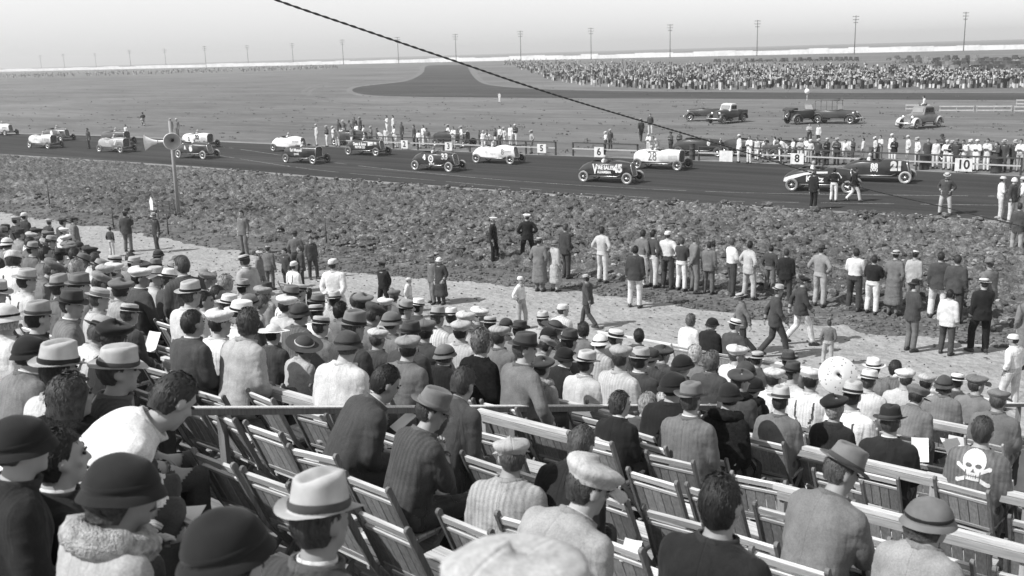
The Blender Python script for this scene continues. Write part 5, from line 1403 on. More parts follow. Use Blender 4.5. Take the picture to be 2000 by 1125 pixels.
def race_car(rear, front, style, tone, label, prints=(), tyre=0.16, driver=('W', 'L'), hood_tone=None, grille_tone=0.4, group='race cars lapping the track', heading=None, two_up=False):
    ST, slant = (ROADSTER, 0.26) if style == 'roadster' else (BOXY, 0.0)
    a, b = on_z(*rear), on_z(*front)
    mid = (a+b)/2
    if heading is not None: mid += Vector((0.6, 2.6, 0))
    t = (b-a); t.z = 0; hd = math.atan2(t.y, t.x)
    xs_ = [p.x for p in near_w]; i = min(range(1, len(near_w)), key=lambda q: abs(near_w[q].x-mid.x)); tt = near_w[i]-near_w[i-1]; ht = math.atan2(tt.y, tt.x)
    if heading is None: hd = 0.25*max(ht-0.25, min(ht+0.25, hd))+0.75*ht
    else: hd = R(heading)
    c = mid+Vector((-math.sin(hd), math.cos(hd), 0))*0.71
    car = empty('race_car', (c.x, c.y, 0.014), hd); tag(car, label, 'race car', group)
    body = obj('body', cached('body'+style, lambda: body_mesh(ST, slant).smooth_by_angle('body', M['paint'], 50)), car, tone)
    # cockpit lining and seat
    def cockpit():
        mb = MB(); xa, xb = -0.95, 0.10; z = 0.52; w = 0.60; zt = 1.14
        mb.add([(xa, -w, z), (xb, -w, z), (xb, w, z), (xa, w, z), (xa, -w, zt), (xb, -w, zt), (xb, w, zt), (xa, w, zt)], [(0, 1, 2, 3), (0, 4, 5, 1), (2, 6, 7, 3), (1, 5, 6, 2), (0, 3, 7, 4)]); return mb.mesh('cockpit_lining', M['leather'])
    obj('cockpit_lining', cached('ck', cockpit), car, 0.03)
    def coaming():
        mb = MB(); mb.tube([(-1.06, -0.30, 1.206), (-0.95, -0.50, 1.169), (-0.75, -0.60, 1.163), (-0.35, -0.625, 1.150), (0.02, -0.60, 1.156), (0.14, -0.45, 1.206), (0.18, 0, 1.231), (0.14, 0.45, 1.206), (0.02, 0.60, 1.156), (-0.35, 0.625, 1.150), (-0.75, 0.60, 1.163), (-0.95, 0.50, 1.169), (-1.06, 0.30, 1.206), (-1.08, 0, 1.212), (-1.06, -0.30, 1.206)], 0.026, n=6); return mb.mesh('coaming', M['leather'], True)
    obj('coaming', cached('cm', coaming), car, 0.05)
    def seatm():
        mb = MB(); mb.box((-0.86, 0, 0.92), (0.14, 1.06, 0.5), (0, -0.2, 0)); mb.box((-0.58, 0, 0.56), (0.5, 1.06, 0.12)); return mb.mesh('seat', M['leather'])
    obj('seat', cached('seat', seatm), car, 0.05)
    def steer():
        mb = MB(); n = 18; C = Vector((-0.22, 0.32, 1.16)); ax = Vector((-0.8, 0, 0.6)); u_ = Vector((0, 1, 0)); v_ = ax.cross(u_)
        mb.tube([C+(u_*math.cos(2*math.pi*i/n)+v_*math.sin(2*math.pi*i/n))*0.20 for i in range(n+1)], 0.013, n=6); mb.tube([C, C+Vector((0.4, 0, -0.3))], 0.015, n=6); return mb.mesh('steering_wheel', M['rubber'], True)
    obj('steering_wheel', cached('steer', steer), car, 0.04)
    # radiator grille with upright bars
    def grille():
        mb = MB(); s = ST[-1]; x, z0, z1, zc, w = s; z0 += 0.04
        fx = lambda z: x+slant*(zc-z)+0.012
        mb.add([(fx(z0), -w*0.80, z0), (fx(z0), w*0.80, z0), (fx(z1), w*0.92, z1), (fx(zc-.01), w*0.5, zc-.01), (fx(zc-.01), -w*0.5, zc-.01), (fx(z1), -w*0.92, z1)], [(0, 1, 2, 3, 4, 5)]); return mb.mesh('grille', M['dull'])
    g = obj('grille', cached('gr'+style, grille), car, 0.05)
    def bars():
        mb = MB(); s = ST[-1]; x, z0, z1, zc, w = s; z0 += 0.04
        fx = lambda z: x+slant*(zc-z)+0.02
        for q in np.linspace(-0.85, 0.85, 11):
            zt = zc-0.02 if abs(q) < 0.5 else z1-0.01; mb.bar((fx(z0), q*w*0.86, z0), (fx(zt), q*w*0.9, zt), 0.008, 0.012, up=(1, 0, 0))
        return mb.mesh('grille_bars', M['metal'])
    o = obj('grille_bars', cached('gb'+style, bars), g, grille_tone); o['kind'] = 'stuff'
    def shell():
        mb = MB(); s = ST[-1]; x, z0, z1, zc, w = s; fx = lambda z: x+slant*(zc-z)+0.012
        P = [(-w*.80, z0), (-w*.97, z0+.07), (-w, (z0+z1)/2), (-w*.985, z1-.05), (-w*.92, z1), (-w*.6, zc), (0, zc+.02), (w*.6, zc), (w*.92, z1), (w*.985, z1-.05), (w, (z0+z1)/2), (w*.97, z0+.07), (w*.8, z0)]
        mb.tube([(fx(z), y, z) for y, z in P+[P[0]]], 0.028, n=6); mb.lathe([(0.03, 0), (0.034, 0.02), (0.02, 0.045), (0.002, 0.05)], 8, c=(fx(zc), 0, zc+0.03)); return mb.mesh('radiator_shell', M['metal'], True)
    obj('radiator_shell', cached('rs'+style, shell), car, 0.5 if grille_tone > 0.2 else tone)
    # hood louvres: a row of short raised strips on each side
    def louvres():
        mb = MB()
        for q in np.linspace(0.72, 1.26, 12):
            for sg in (-1, 1): mb.box((q+slant*0.08*((q-0.5)/0.8), sg*(side_w(ST, q+slant*0.08*((q-0.5)/0.8), 0.80, slant)+0.004), 0.80), (0.014, 0.012, 0.26), (0, 0.12 if slant else 0, 0))
        return mb.mesh('hood_louvres', M['paint'])
    lo = obj('hood_louvres', cached('lv'+style, louvres), car, (hood_tone if hood_tone is not None else tone)*0.8); lo['kind'] = 'stuff'
    # frame rails, axles, exhaust
    for sg in (-1, 1):
        def fr_():
            mb = MB(); mb.tube([(-1.9, sg*0.40, 0.46), (-1.45, sg*0.42, 0.52), (-1.0, sg*0.42, 0.36), (0.8, sg*0.38, 0.36), (1.45, sg*0.33, 0.42), (1.78, sg*0.33, 0.40)], 0.045, n=6); return mb.mesh('frame_rail', M['dull'], True)
        obj('frame_rail', cached('fr%d' % sg, fr_), car, 0.05)
    def axle(x):
        mb = MB(); mb.tube([(x, -0.68, 0.36), (x, -0.3, 0.32), (x, 0.3, 0.32), (x, 0.68, 0.36)], 0.035, n=6); return mb.mesh('axle', M['dull'], True)
    for x in (-1.42, 1.50): obj('axle', cached('ax%.1f' % x, lambda: axle(x)), car, 0.06)
    def exh():
        mb = MB(); mb.tube([(0.95, -0.45, 0.50), (0.75, -0.60, 0.40), (-1.7, -0.62, 0.36)], 0.032, n=8); return mb.mesh('exhaust_pipe', M['metal'], True)
    obj('exhaust_pipe', cached('ex', exh), car, 0.35)
    for x, sg, st in ((-1.42, -1, 0), (-1.42, 1, 0), (1.50, -1, 0.03), (1.50, 1, 0.03)):
        add_wheel(car, (x, sg*0.72, 0.34), tyre*random.uniform(0.9, 1.1), flip=(sg > 0), steer=st)
    if hood_tone is not None:
        me = poly_mesh([(0.0, 0.0), (0.98, 0.0), (0.86, 0.36), (0.0, 0.40)]); side_print(car, me, ST, 0.55, 0.48, hood_tone, 'hood_side')
    for pr in prints:
        kind, x, z, tn = pr[0], pr[1], pr[2], pr[3]
        if kind == 'text': me = text_mesh(pr[4], pr[5], pr[6] if len(pr) > 6 else 0.01, pr[7] if len(pr) > 7 else 1.0); nm = 'lettering'
        elif kind == 'disc': me = disc_mesh(pr[4], pr[5]); nm = 'emblem'
        else: me = poly_mesh(pr[4]); nm = 'paint_stripe' if kind == 'poly' else 'paint_panel'
        side_print(car, me, ST, x, z, tn, nm)
    # crew
    crew = [(0.32, driver)]+([(-0.30, ('W', 'L'))] if two_up else [])
    for dy, (ct, hc) in (crew if heading is None else []):
        p = Matrix.Translation(car.location) @ Matrix.Rotation(hd, 4, 'Z') @ Vector((-0.62, dy, 0.30))
        d = person('sh', p, hd-math.pi/2, 0.90, ct, 'D', 'helmet', hc); DRIVER_N[0] += 1
        PEOPLE.append((d, '', (0, 0), 'driver', ('helmeted driver of the ' if dy > 0 else 'passenger of the ')+label))
    return car
V_TEXT = lambda x, z, t, s, size, b=0.012, sx=1.0: ('text', x, z, t, s, size, b, sx)
Wt, Bk = 0.75, 0.02
race_car((1141, 356), (1221, 361), 'roadster', 0.035, 'dark roadster with TIRE SALES lettering and white number 45', [V_TEXT(-0.66, 0.68, Wt, 'V', 0.62, 0.02, 0.8), V_TEXT(-0.02, 0.78, Wt, 'TIRE SALES', 0.24, 0.012), V_TEXT(-0.05, 0.57, Wt, 'ALHAMBRA', 0.17, 0.008), V_TEXT(0.78, 0.74, Wt, '45', 0.50, 0.03, 1.0)], tyre=0.26)
race_car((1247, 330), (1318, 335), 'boxy', 0.66, 'white boxy roadster with outlined number 28', [V_TEXT(-0.35, 0.73, 0.10, '28', 0.66, -0.004, 1.0), V_TEXT(-0.37, 0.73, 0.30, '28', 0.66, -0.02, 1.0)], tyre=0.14, two_up=True)
race_car((930, 320), (995, 321), 'roadster', 0.74, 'white roadster with small dark number 8 on its hood', [V_TEXT(0.72, 0.72, 0.08, '8', 0.42, 0.0), V_TEXT(-0.55, 0.72, 0.2, 'U', 0.24, 0.0), V_TEXT(0.0, 0.62, 0.35, 'motor sp\'l', 0.10, 0.0)], tyre=0.2)
race_car((812, 334), (874, 336), 'roadster', 0.035, 'dark roadster with round white emblem and number 33', [V_TEXT(0.95, 0.84, Wt, '33', 0.42, 0.02, 1.1), ('disc', -0.05, 0.72, Wt, 0.13, 0.21), V_TEXT(-0.05, 0.72, Wt, '76', 0.15, 0.008), V_TEXT(-0.62, 0.78, Wt, '4', 0.36, 0.03, 1.2), V_TEXT(0.0, 0.46, Wt, 'gas & oil', 0.12, 0.006)], tyre=0.24, driver=('W', 'M'))
race_car((682, 304), (732, 305), 'roadster', 0.035, 'dark roadster with two white lines of lettering beside board two', [V_TEXT(-0.25, 0.78, Wt, 'Davis & Sons', 0.25, 0.012), V_TEXT(-0.2, 0.58, Wt, 'MOTOR CO', 0.19, 0.010), ('poly', 0.95, 0.80, Wt, [(-0.4, -0.12), (0.35, -0.05), (0.3, 0.1), (-0.4, 0.13)]), V_TEXT(1.0, 0.82, Bk, '4', 0.3, 0.02)], tyre=0.16)
race_car((560, 319), (609, 321), 'boxy', 0.04, 'dark boxy roadster with two lines of lettering, fifth from left', [V_TEXT(-0.35, 0.84, Wt, 'Earl Mansell', 0.26, 0.008), V_TEXT(-0.30, 0.63, 0.6, 'special', 0.20, 0.006)], tyre=0.16)
race_car((529, 296), (585, 299), 'roadster', 0.74, 'plain white fastback roadster behind a dark boxy one', [], tyre=0.14)
race_car((348, 310), (397, 311), 'roadster', 0.05, 'dark roadster with white oval emblem just right of the loudspeaker', [('disc', 0.05, 0.68, Wt, 0.0, 0.17), V_TEXT(-0.6, 0.75, Wt, 'A', 0.34, 0.02), V_TEXT(0.1, 0.90, 0.6, 'garage', 0.11, 0.004)], tyre=0.3, grille_tone=0.6)
race_car((355, 288), (404, 290), 'boxy', 0.74, 'white roadster with dark number 32 behind the loudspeaker', [V_TEXT(0.35, 0.80, Bk, '32', 0.42, 0.02), V_TEXT(-0.7, 0.66, Bk, '2', 0.36, 0.02)], tyre=0.14)
race_car((197, 298), (233, 299), 'boxy', 0.36, 'grey roadster left of the loudspeaker with slanted white number', [V_TEXT(0.55, 0.74, Wt, '7', 0.44, 0.03, 1.3), V_TEXT(-0.3, 0.80, Wt, 'V8 sp\'l', 0.22, 0.006)], tyre=0.18)
race_car((200, 282), (238, 283), 'boxy', 0.10, 'dark roadster half hidden behind the grey one', [], tyre=0.12)
race_car((62, 290), (90, 291), 'boxy', 0.68, 'white boxy roadster third from the left edge', [V_TEXT(0.60, 0.74, 0.2, '11', 0.34, 0.0), V_TEXT(-0.4, 0.78, 0.35, 'garage', 0.2, 0.0)], tyre=0.16)
race_car((88, 275), (118, 276), 'roadster', 0.12, 'dark roadster with pale oval near the left edge', [('disc', -0.1, 0.72, Wt, 0.0, 0.2), V_TEXT(0.8, 0.78, Wt, '16', 0.34, 0.01)], tyre=0.1)
race_car((-20, 264), (12, 265), 'roadster', 0.7, 'white roadster cut off by the left edge', [], tyre=0.14)
race_car((1550, 374), (1649, 379), 'roadster', 0.035, 'dark roadster with sweeping white tail stripe behind the men on track', [('poly', 0, 0, Wt, [(-1.98, 0.44), (-1.90, 0.60), (-1.4, 0.74), (-0.8, 0.86), (-0.2, 0.92), (0.4, 0.94), (0.4, 0.86), (-0.3, 0.84), (-0.8, 0.76), (-1.35, 0.60), (-1.75, 0.43)]), V_TEXT(-0.25, 0.60, Wt, 'Kartz', 0.34, 0.012, 1.2), ('poly', 0, 0, Wt, [(0.55, 0.60), (0.9, 0.52), (1.1, 0.70), (0.9, 0.90), (0.6, 0.88)]), V_TEXT(0.80, 0.70, Bk, '5', 0.3, 0.02)], tyre=0.2)
race_car((1666, 356), (1757, 359), 'roadster', 0.040, 'dark roadster with white scroll emblem and number 21', [V_TEXT(0.98, 0.78, Wt, '21', 0.52, 0.04, 1.1), V_TEXT(-0.15, 0.78, Wt, '88', 0.32, 0.012, 1.2), V_TEXT(-0.15, 0.62, Wt, '(XX)', 0.16, 0.008, 1.2)], tyre=0.34)
# cars standing in the pits
PG = 'race cars standing in the pits'
race_car((1282, 311), (1340, 314), 'roadster', 0.04, 'dark pit car with white six left of the blank white board', [V_TEXT(0.75, 0.82, Wt, '6', 0.4, 0.03)], group=PG, tyre=0.08, heading=8)
race_car((1372, 313), (1428, 316), 'boxy', 0.05, 'dark pit car half hidden by the blank white board', [], group=PG, tyre=0.1, heading=-8)
race_car((1478, 318), (1530, 321), 'roadster', 0.04, 'dark pit car beside board eight', [], group=PG, tyre=0.08, heading=15)
race_car((1815, 330), (1868, 333), 'boxy', 0.03, 'dark pit car left of board ten', [], group=PG, tyre=0.07, heading=0)
race_car((606, 288), (645, 290), 'roadster', 0.05, 'dark pit car behind the white fastback', [], group=PG, tyre=0.1, heading=10)
race_car((800, 291), (850, 293), 'boxy', 0.04, 'dark pit car between boards two and three', [], group=PG, tyre=0.1, heading=5)

# ------------------------------------------------------------------ vintage road vehicles in the infield
def fender_mesh(x, sg, r=0.46, front=True):
    mb = MB(); prof = []
    for k in range(12):
        a = R(-15+(205 if front else 195)*k/11); prof.append((x+math.cos(a)*r*(1.05), 0.36+math.sin(a)*r))
    rings = []
    for (px_, pz) in prof:
        rings.append([(px_, sg*y, pz+dz) for y, dz in ((0.52, -0.02), (0.60, 0.03), (0.74, 0.035), (0.86, -0.02), (0.86, -0.045), (0.52, -0.045))])
    mb.rings(rings); return mb.mesh('fender', M['paint'], True)
def vintage(px_mid, heading, style, tone, ftone, label, name='parked_car'):
    p = on_z(*px_mid); car = empty(name, (p.x, p.y, 0.0), R(heading)); car.scale = (1.12, 1.12, 1.2); tag(car, label, 'truck' if 'pickup' in name else 'car')
    hood = [(0.30, 0.42, 1.02, 1.12, 0.60), (0.50, 0.42, 1.00, 1.10, 0.52), (1.0, 0.44, 0.97, 1.07, 0.42), (1.55, 0.46, 0.95, 1.03, 0.30)]
    tail = {'coupe': [(-2.0, 0.5, 0.62, 0.68, 0.42), (-1.7, 0.44, 0.82, 0.90, 0.58), (-1.2, 0.42, 0.98, 1.06, 0.66), (-0.7, 0.42, 1.02, 1.08, 0.70)], 'tourer': [(-1.85, 0.46, 0.98, 1.02, 0.60), (-1.5, 0.44, 1.05, 1.08, 0.68), (-0.7, 0.42, 1.06, 1.08, 0.72)], 'pickup': [(-0.75, 0.42, 1.02, 1.06, 0.70), (-0.6, 0.42, 1.02, 1.06, 0.71)]}[style]
    ST = tail+[(-0.2, 0.42, 1.03, 1.06, 0.72)]+hood
    mb = MB(); mb.rings([car_section(s, 0.12) for s in ST]); obj('body', mb.smooth_by_angle('body', M['paint'], 45), car, tone)
    for x, sg in ((-1.42, -1), (-1.42, 1), (1.42, -1), (1.42, 1)):
        add_wheel(car, (x, sg*0.70, 0.36), 0.10, flip=(sg > 0)); obj('fender', fender_mesh(x, sg, front=(x > 0)), car, ftone)
    for sg in (-1, 1):
        mb = MB(); mb.box((0, sg*0.78, 0.36), (1.9, 0.26, 0.03)); obj('running_board', mb.mesh('running_board', M['dull']), car, 0.06)
        mb = MB(); mb.lathe([(0.01, 0.02), (0.10, 0.0), (0.115, -0.02), (0.09, -0.12), (0.01, -0.18)], 14, c=(1.62, sg*0.42, 0.86), axis='X'); obj('headlight', mb.mesh('headlight', M['metal'], True), car, 0.85)
    mb = MB(); mb.tube([(1.95, -0.75, 0.46), (2.02, 0, 0.46), (1.95, 0.75, 0.46)], 0.05, n=6); obj('front_bumper', mb.mesh('front_bumper', M['metal'], True), car, 0.8)
    mb = MB(); s = hood[-1]; mb.box((1.58, 0, 0.73), (0.03, 0.44, 0.52), (0, 0.12, 0)); obj('grille', mb.mesh('grille', M['metal']), car, 0.55 if ftone > 0.3 else 0.25)
    cab = {'coupe': (-0.95, 0.36), 'pickup': (-0.72, 0.34), 'tourer': (-1.55, 0.34)}[style]
    if style in ('coupe', 'pickup'):
        xa, xb = cab; mb = MB()
        secs = [(xa, 0.60, 1.02, 0.66), (xa+0.10, 0.56, 1.55, 0.60), (xa+0.35, 0.55, 1.62, 0.58), (xb-0.32, 0.55, 1.62, 0.57), (xb-0.18, 0.56, 1.56, 0.56), (xb, 0.60, 1.04, 0.60)]
        mb.rings([[(x, w*0.98, 1.0), (x, w, 1.0+(zt-1.0)*0.9), (x, w*0.8, zt), (x, -w*0.8, zt), (x, -w, 1.0+(zt-1.0)*0.9), (x, -w*0.98, 1.0)] for x, _, zt, w in secs]); c = obj('cab', mb.smooth_by_angle('cab', M['paint'], 40), car, tone if style == 'coupe' else 0.6)
        for sg in (-1, 1):
            for x0_, x1_ in ((xa+0.16, (xa+xb)/2-0.02), ((xa+xb)/2+0.02, xb-0.24)):
                mb = MB(); mb.box(((x0_+x1_)/2, sg*0.598, 1.30), (x1_-x0_, 0.02, 0.30)); obj('side_window', mb.mesh('side_window', M['glass']), c, 0.03)
        mb = MB(); mb.box((xb-0.06, 0, 1.32), (0.02, 0.92, 0.34), (0, -0.26, 0)); obj('windshield', mb.mesh('windshield', M['glass']), c, 0.25)
        mb = MB(); mb.box((xa+0.04, 0, 1.32), (0.02, 0.6, 0.22), (0, 0.15, 0)); obj('rear_window', mb.mesh('rear_window', M['glass']), c, 0.04)
        if style == 'pickup':
            for c_, s_ in (((-1.45, 0.62, 0.78), (1.3, 0.04, 0.46)), ((-1.45, -0.62, 0.78), (1.3, 0.04, 0.46)), ((-2.08, 0, 0.78), (0.04, 1.2, 0.46)), ((-1.45, 0, 0.57), (1.3, 1.2, 0.04))):
                mb = MB(); mb.box(c_, s_); obj('bed_panel', mb.mesh('bed_panel', M['paint']), car, tone)
    else:
        mb = MB(); mb.box((-0.62, 0, 1.0), (1.7, 1.2, 0.14)); obj('seats', mb.mesh('seats', M['leather']), car, 0.05)
        mb = MB(); mb.bar((0.30, -0.55, 1.10), (0.18, -0.55, 1.55), 0.04, 0.04); mb.bar((0.30, 0.55, 1.10), (0.18, 0.55, 1.55), 0.04, 0.04); mb.bar((0.18, -0.57, 1.55), (0.18, 0.57, 1.55), 0.04, 0.04); w = obj('windshield_frame', mb.mesh('windshield_frame', M['metal']), car, 0.5); w['kind'] = 'stuff'
        mb = MB(); mb.box((0.24, 0, 1.33), (0.012, 1.08, 0.42), (0, -0.26, 0)); obj('windshield', mb.mesh('windshield', M['glass']), w, 0.4)
        if ftone < 0.09:
            mb = MB(); mb.rings([[(x, y, z+dz) for y, dz in ((-0.66, -0.03), (-0.55, 0.03), (0, 0.07), (0.55, 0.03), (0.66, -0.03), (0, 0.03))] for x, z in ((-1.75, 1.78), (-1.2, 1.86), (-0.4, 1.87), (0.26, 1.80))]); obj('canvas_top', mb.mesh('canvas_top', M['cloth'], True), car, 0.10)
            for x, sg in ((-1.70, -1), (-1.70, 1), (-0.7, -1), (-0.7, 1), (0.22, -1), (0.22, 1)):
                mb = MB(); mb.bar((x, sg*0.63, 1.05), (x, sg*0.63, 1.80), 0.03, 0.03); obj('top_post', mb.mesh('top_post', M['dull']), car, 0.08)
        else:
            mb = MB(); mb.rings([[(x, y, z+dz) for y, dz in ((-0.68, 0), (-0.6, 0.10), (0.6, 0.10), (0.68, 0), (0.6, -0.08), (-0.6, -0.08))] for x, z in ((-2.0, 1.12), (-1.7, 1.24), (-1.35, 1.22))]); obj('folded_top', mb.mesh('folded_top', M['cloth'], True), car, 0.06)
        sp = add_wheel(car, (-1.98, 0, 0.80), 0.08); sp.rotation_euler = (0, 0, math.pi/2)
    return car
CAMD = 39
vintage((1420, 240), 258, 'pickup', 0.05, 0.06, 'dark pickup truck with pale cab, parked at left in the infield', 'parked_pickup')
vintage((1378, 236), 205, 'tourer', 0.05, 0.12, 'dark open car tucked behind the pickup truck')
vintage((1574, 241), 60, 'tourer', 0.04, 0.12, 'dark open touring car seen from behind with spare wheel')
vintage((1634, 241), 0, 'tourer', 0.05, 0.08, 'dark touring car with canvas top up, parked beside another')
ped = vintage((1796, 250), 252, 'coupe', 0.20, 0.62, 'coupe with pale fenders and grille, people perched on it')
# ------------------------------------------------------------------ pit fence, boards and gear
def pit_fence(px0, px1, label, depth=0.35):
    """post and rail fence along the pit side of the track"""
    line = []
    for px in np.arange(px0, px1+1, 6.0):
        y = float(np.interp(px, [q[0] for q in far_pix], [q[1] for q in far_pix])); p = on_z(px, y); p.y += depth; line.append(p)
    r = empty('pit_fence', (line[0].x, line[0].y, 0)); tag(r, label, 'fence', 'post and rail fences along the pits'); o0 = Vector((line[0].x, line[0].y, 0))
    L_ = sum((line[i+1]-line[i]).length for i in range(len(line)-1)); n = max(2, int(L_/2.6)+1); acc = [0]
    for i in range(len(line)-1): acc.append(acc[-1]+(line[i+1]-line[i]).length)
    P = []
    for k in range(n):
        s = L_*k/(n-1); i = max(j for j in range(len(acc)) if acc[j] <= s+1e-6); i = min(i, len(line)-2); f = (s-acc[i])/max(1e-6, acc[i+1]-acc[i]); P.append(line[i]+(line[i+1]-line[i])*f-o0)
    for k, p in enumerate(P):
        mb = MB(); mb.box((p.x, p.y, 0.50), (0.10, 0.10, 1.02)); obj('post', mb.mesh('post', M['wood']), r, 0.05)
        if k < n-1:
            for z in (0.98, 0.55):
                mb = MB(); mb.bar((p.x, p.y-0.07, z), (P[k+1].x, P[k+1].y-0.07, z), 0.035, 0.085); obj('rail', mb.mesh('rail', M['woodx']), r, 0.06 if z > 0.8 else 0.4)
    return r
pit_fence(672, 1080, 'dark post and rail pit fence behind boards two to five')
pit_fence(1114, 1240, 'short dark pit fence section around board six')
pit_fence(1360, 1990, 'dark post and rail pit fence behind boards eight and ten')
def board(px, py, w, h, txt, label):
    y = float(np.interp(px, [q[0] for q in far_pix], [q[1] for q in far_pix])); g = on_z(px, y); yy = g.y+0.12
    c = on_y(px, py, yy); b = empty('pit_board', (c.x, yy, 0)); tag(b, label, 'board', 'number boards along the pits')
    mb = MB(); mb.box((0, 0, c.z), (w, 0.04, h)); obj('panel', mb.mesh('panel', M['dull']), b, 0.62)
    for sx in (-0.4, 0.4):
        mb = MB(); mb.box((sx*w, 0.045, c.z/2), (0.05, 0.045, c.z)); obj('leg', mb.mesh('leg', M['wood']), b, 0.12)
    if txt:
        me = text_mesh(txt, h*1.0, 0.018, 1.0 if len(txt) == 1 else 0.95); me.transform(Matrix.Rotation(math.pi/2, 4, 'X')); me.materials.append(M['dull'])
        o = obj('number', me, b, 0.02); o.location = (0, -0.024, c.z)
    b.rotation_euler = (0, 0, 0.03)
board(790, 282, 0.74, 0.66, '2', 'white pit board with the figure two')
board(876, 286, 0.72, 0.64, '3', 'white pit board with the figure three')
board(1058, 290, 0.80, 0.64, '5', 'white pit board with the figure five')
board(1170, 297, 0.80, 0.72, '6', 'white pit board with the figure six')
board(1418, 305, 0.95, 0.72, '', 'blank white pit board')
board(1557, 310, 0.88, 0.68, '8', 'white pit board with the figure eight')
board(1882, 322, 0.95, 0.74, '10', 'white pit board with the figures one and zero')
def drum(px, py, r_, h, tone, label, lying=False):
    p = on_z(px, py); d = empty('fuel_drum', (p.x, p.y, 0)); tag(d, label, 'drum')
    mb = MB(); prof = [(0.01, 0), (r_, 0), (r_, 0.02), (r_*0.97, 0.04), (r_*0.97, h*0.33), (r_, h*0.34), (r_, h*0.36), (r_*0.97, h*0.37), (r_*0.97, h*0.65), (r_, h*0.66), (r_, h*0.68), (r_*0.97, h*0.69), (r_*0.97, h-0.04), (r_, h-0.02), (r_, h), (0.01, h-0.01)]
    if lying: mb.lathe([(a, b-h/2) for a, b in prof], 22, c=(0, 0, r_+0.12), axis='X')
    else: mb.lathe(prof, 20)
    obj('barrel', mb.smooth_by_angle('barrel', M['dull'], 35), d, tone)
    mb = MB(); mb.lathe([(0.01, 0.02), (0.04, 0.015), (0.045, 0)], 8, c=((0, 0, h) if not lying else (0.1, 0, 2*r_+0.118))); obj('bung', mb.mesh('bung', M['metal']), d, 0.3)
    if lying:
        d.rotation_euler = (0, 0, 0.5)
        for sx in (-0.3, 0.3): mb = MB(); mb.box((sx*h, 0, 0.07), (0.08, r_*1.8, 0.14)); obj('cradle', mb.mesh('cradle', M['wood']), d, 0.08)
drum(1352, 313, 0.20, 1.15, 0.05, 'tall black drum standing beside the boxy white racer')
drum(1643, 306, 0.46, 1.15, 0.4, 'pale drum lying on a cradle right of board eight', True)
drum(1705, 312, 0.30, 0.85, 0.08, 'dark drum standing right of the pale lying drum')
drum(1805, 331, 0.30, 0.85, 0.03, 'black drum standing by the dark pit car left of board ten')
drum(1945, 338, 0.30, 0.85, 0.04, 'black drum standing right of board ten')
# low hurdles in the infield
for i, (x0, x1, yy, lb) in enumerate(((1768, 1815, 216, 'low white hurdle left of the men on the coupe'), (1834, 1902, 219, 'low white hurdle right of the men on the coupe'), (1906, 1976, 219, 'low white hurdle second from the right edge'), (1980, 2040, 220, 'low white hurdle cut by the right edge'), (1984, 2040, 206, 'white trestle by the far track at the right edge'))):
    a, b = on_z(x0, yy), on_z(x1, yy); h = empty('hurdle', a); tag(h, lb, 'hurdle', 'low white hurdles in the infield'); d = b-a
    for z in (0.6, 0.2):
        mb = MB(); mb.bar((0, 0, z), d+Vector((0, 0, z)), 0.04, 0.12); obj('bar', mb.mesh('bar', M['dull']), h, 0.42)
    for t in (0.02, 0.5, 0.98):
        q = d*t; mb = MB(); mb.box((q.x, q.y+0.04, 0.34), (0.07, 0.07, 0.68)); obj('post', mb.mesh('post', M['dull']), h, 0.3)
# pale ball on a post by the far track
p = on_z(1576, 196); m_ = empty('track_marker', p); tag(m_, 'round white marker on a short post by the far track', 'marker')
mb = MB(); mb.tube([(0, 0, 0), (0, 0, 0.9)], 0.05, n=6); obj('post', mb.mesh('post', M['dull']), m_, 0.5)
mb = MB(); mb.ell((0, 0, 1.2), (0.36, 0.36, 0.36)); obj('ball', mb.mesh('ball', M['dull'], True), m_, 0.78)
# two men perched on the coupe
cp = ped.location
for dx, dy, dz, key, lb in ((-0.35, 0.1, 1.46, 'st', 'person in white sitting on the roof of the pale-fronted coupe'), (-1.5, -0.45, 0.78, 'st', 'person in white shirt sitting on the rear of the pale-fronted coupe')):
    q = Matrix.Rotation(R(252), 4, 'Z') @ Vector((dx, dy, 0)); o = person(key, (cp.x+q.x, cp.y+q.y, dz), R(100 if dz > 1 else 60), 1.0, 'W', 'D', None)
    PEOPLE.append((o, '', (0, 0), 'x', lb))
# motorcycle and rider in the infield at left
p = on_z(280, 246); mc = empty('motorcycle', p, R(160)); tag(mc, 'small dark motorcycle standing in the open infield at left', 'motorcycle')
for x in (-0.68, 0.68):
    w = obj('wheel', WP[0][1], mc, 0.06); w.location = (x, 0, 0.33); w.scale = (0.92, 0.7, 0.92)
    for nm, me in WP[1:4]: obj(nm, me, w, 0.4)
mb = MB(); mb.tube([(0.68, 0, 0.33), (0.5, 0, 0.85), (0.42, 0, 0.98)], 0.03, n=6); mb.tube([(-0.68, 0, 0.33), (-0.2, 0, 0.35), (0.35, 0, 0.35), (0.48, 0, 0.8), (-0.3, 0, 0.72), (-0.68, 0, 0.33)], 0.025, n=6); obj('frame', mb.mesh('frame', M['dull'], True), mc, 0.04)
mb = MB(); mb.ell((0.18, 0, 0.78), (0.30, 0.11, 0.12)); obj('tank', mb.mesh('tank', M['paint'], True), mc, 0.1)
mb = MB(); mb.ell((-0.28, 0, 0.76), (0.17, 0.12, 0.05)); obj('saddle', mb.mesh('saddle', M['leather'], True), mc, 0.03)
mb = MB(); mb.ell((0.05, 0, 0.45), (0.17, 0.12, 0.18)); obj('engine', mb.mesh('engine', M['metal'], True), mc, 0.3)
mb = MB(); mb.tube([(0.25, -0.36, 0.98), (0.42, -0.2, 1.0), (0.42, 0.2, 1.0), (0.25, 0.36, 0.98)], 0.016, n=6); obj('handlebar', mb.mesh('handlebar', M['metal'], True), mc, 0.4)
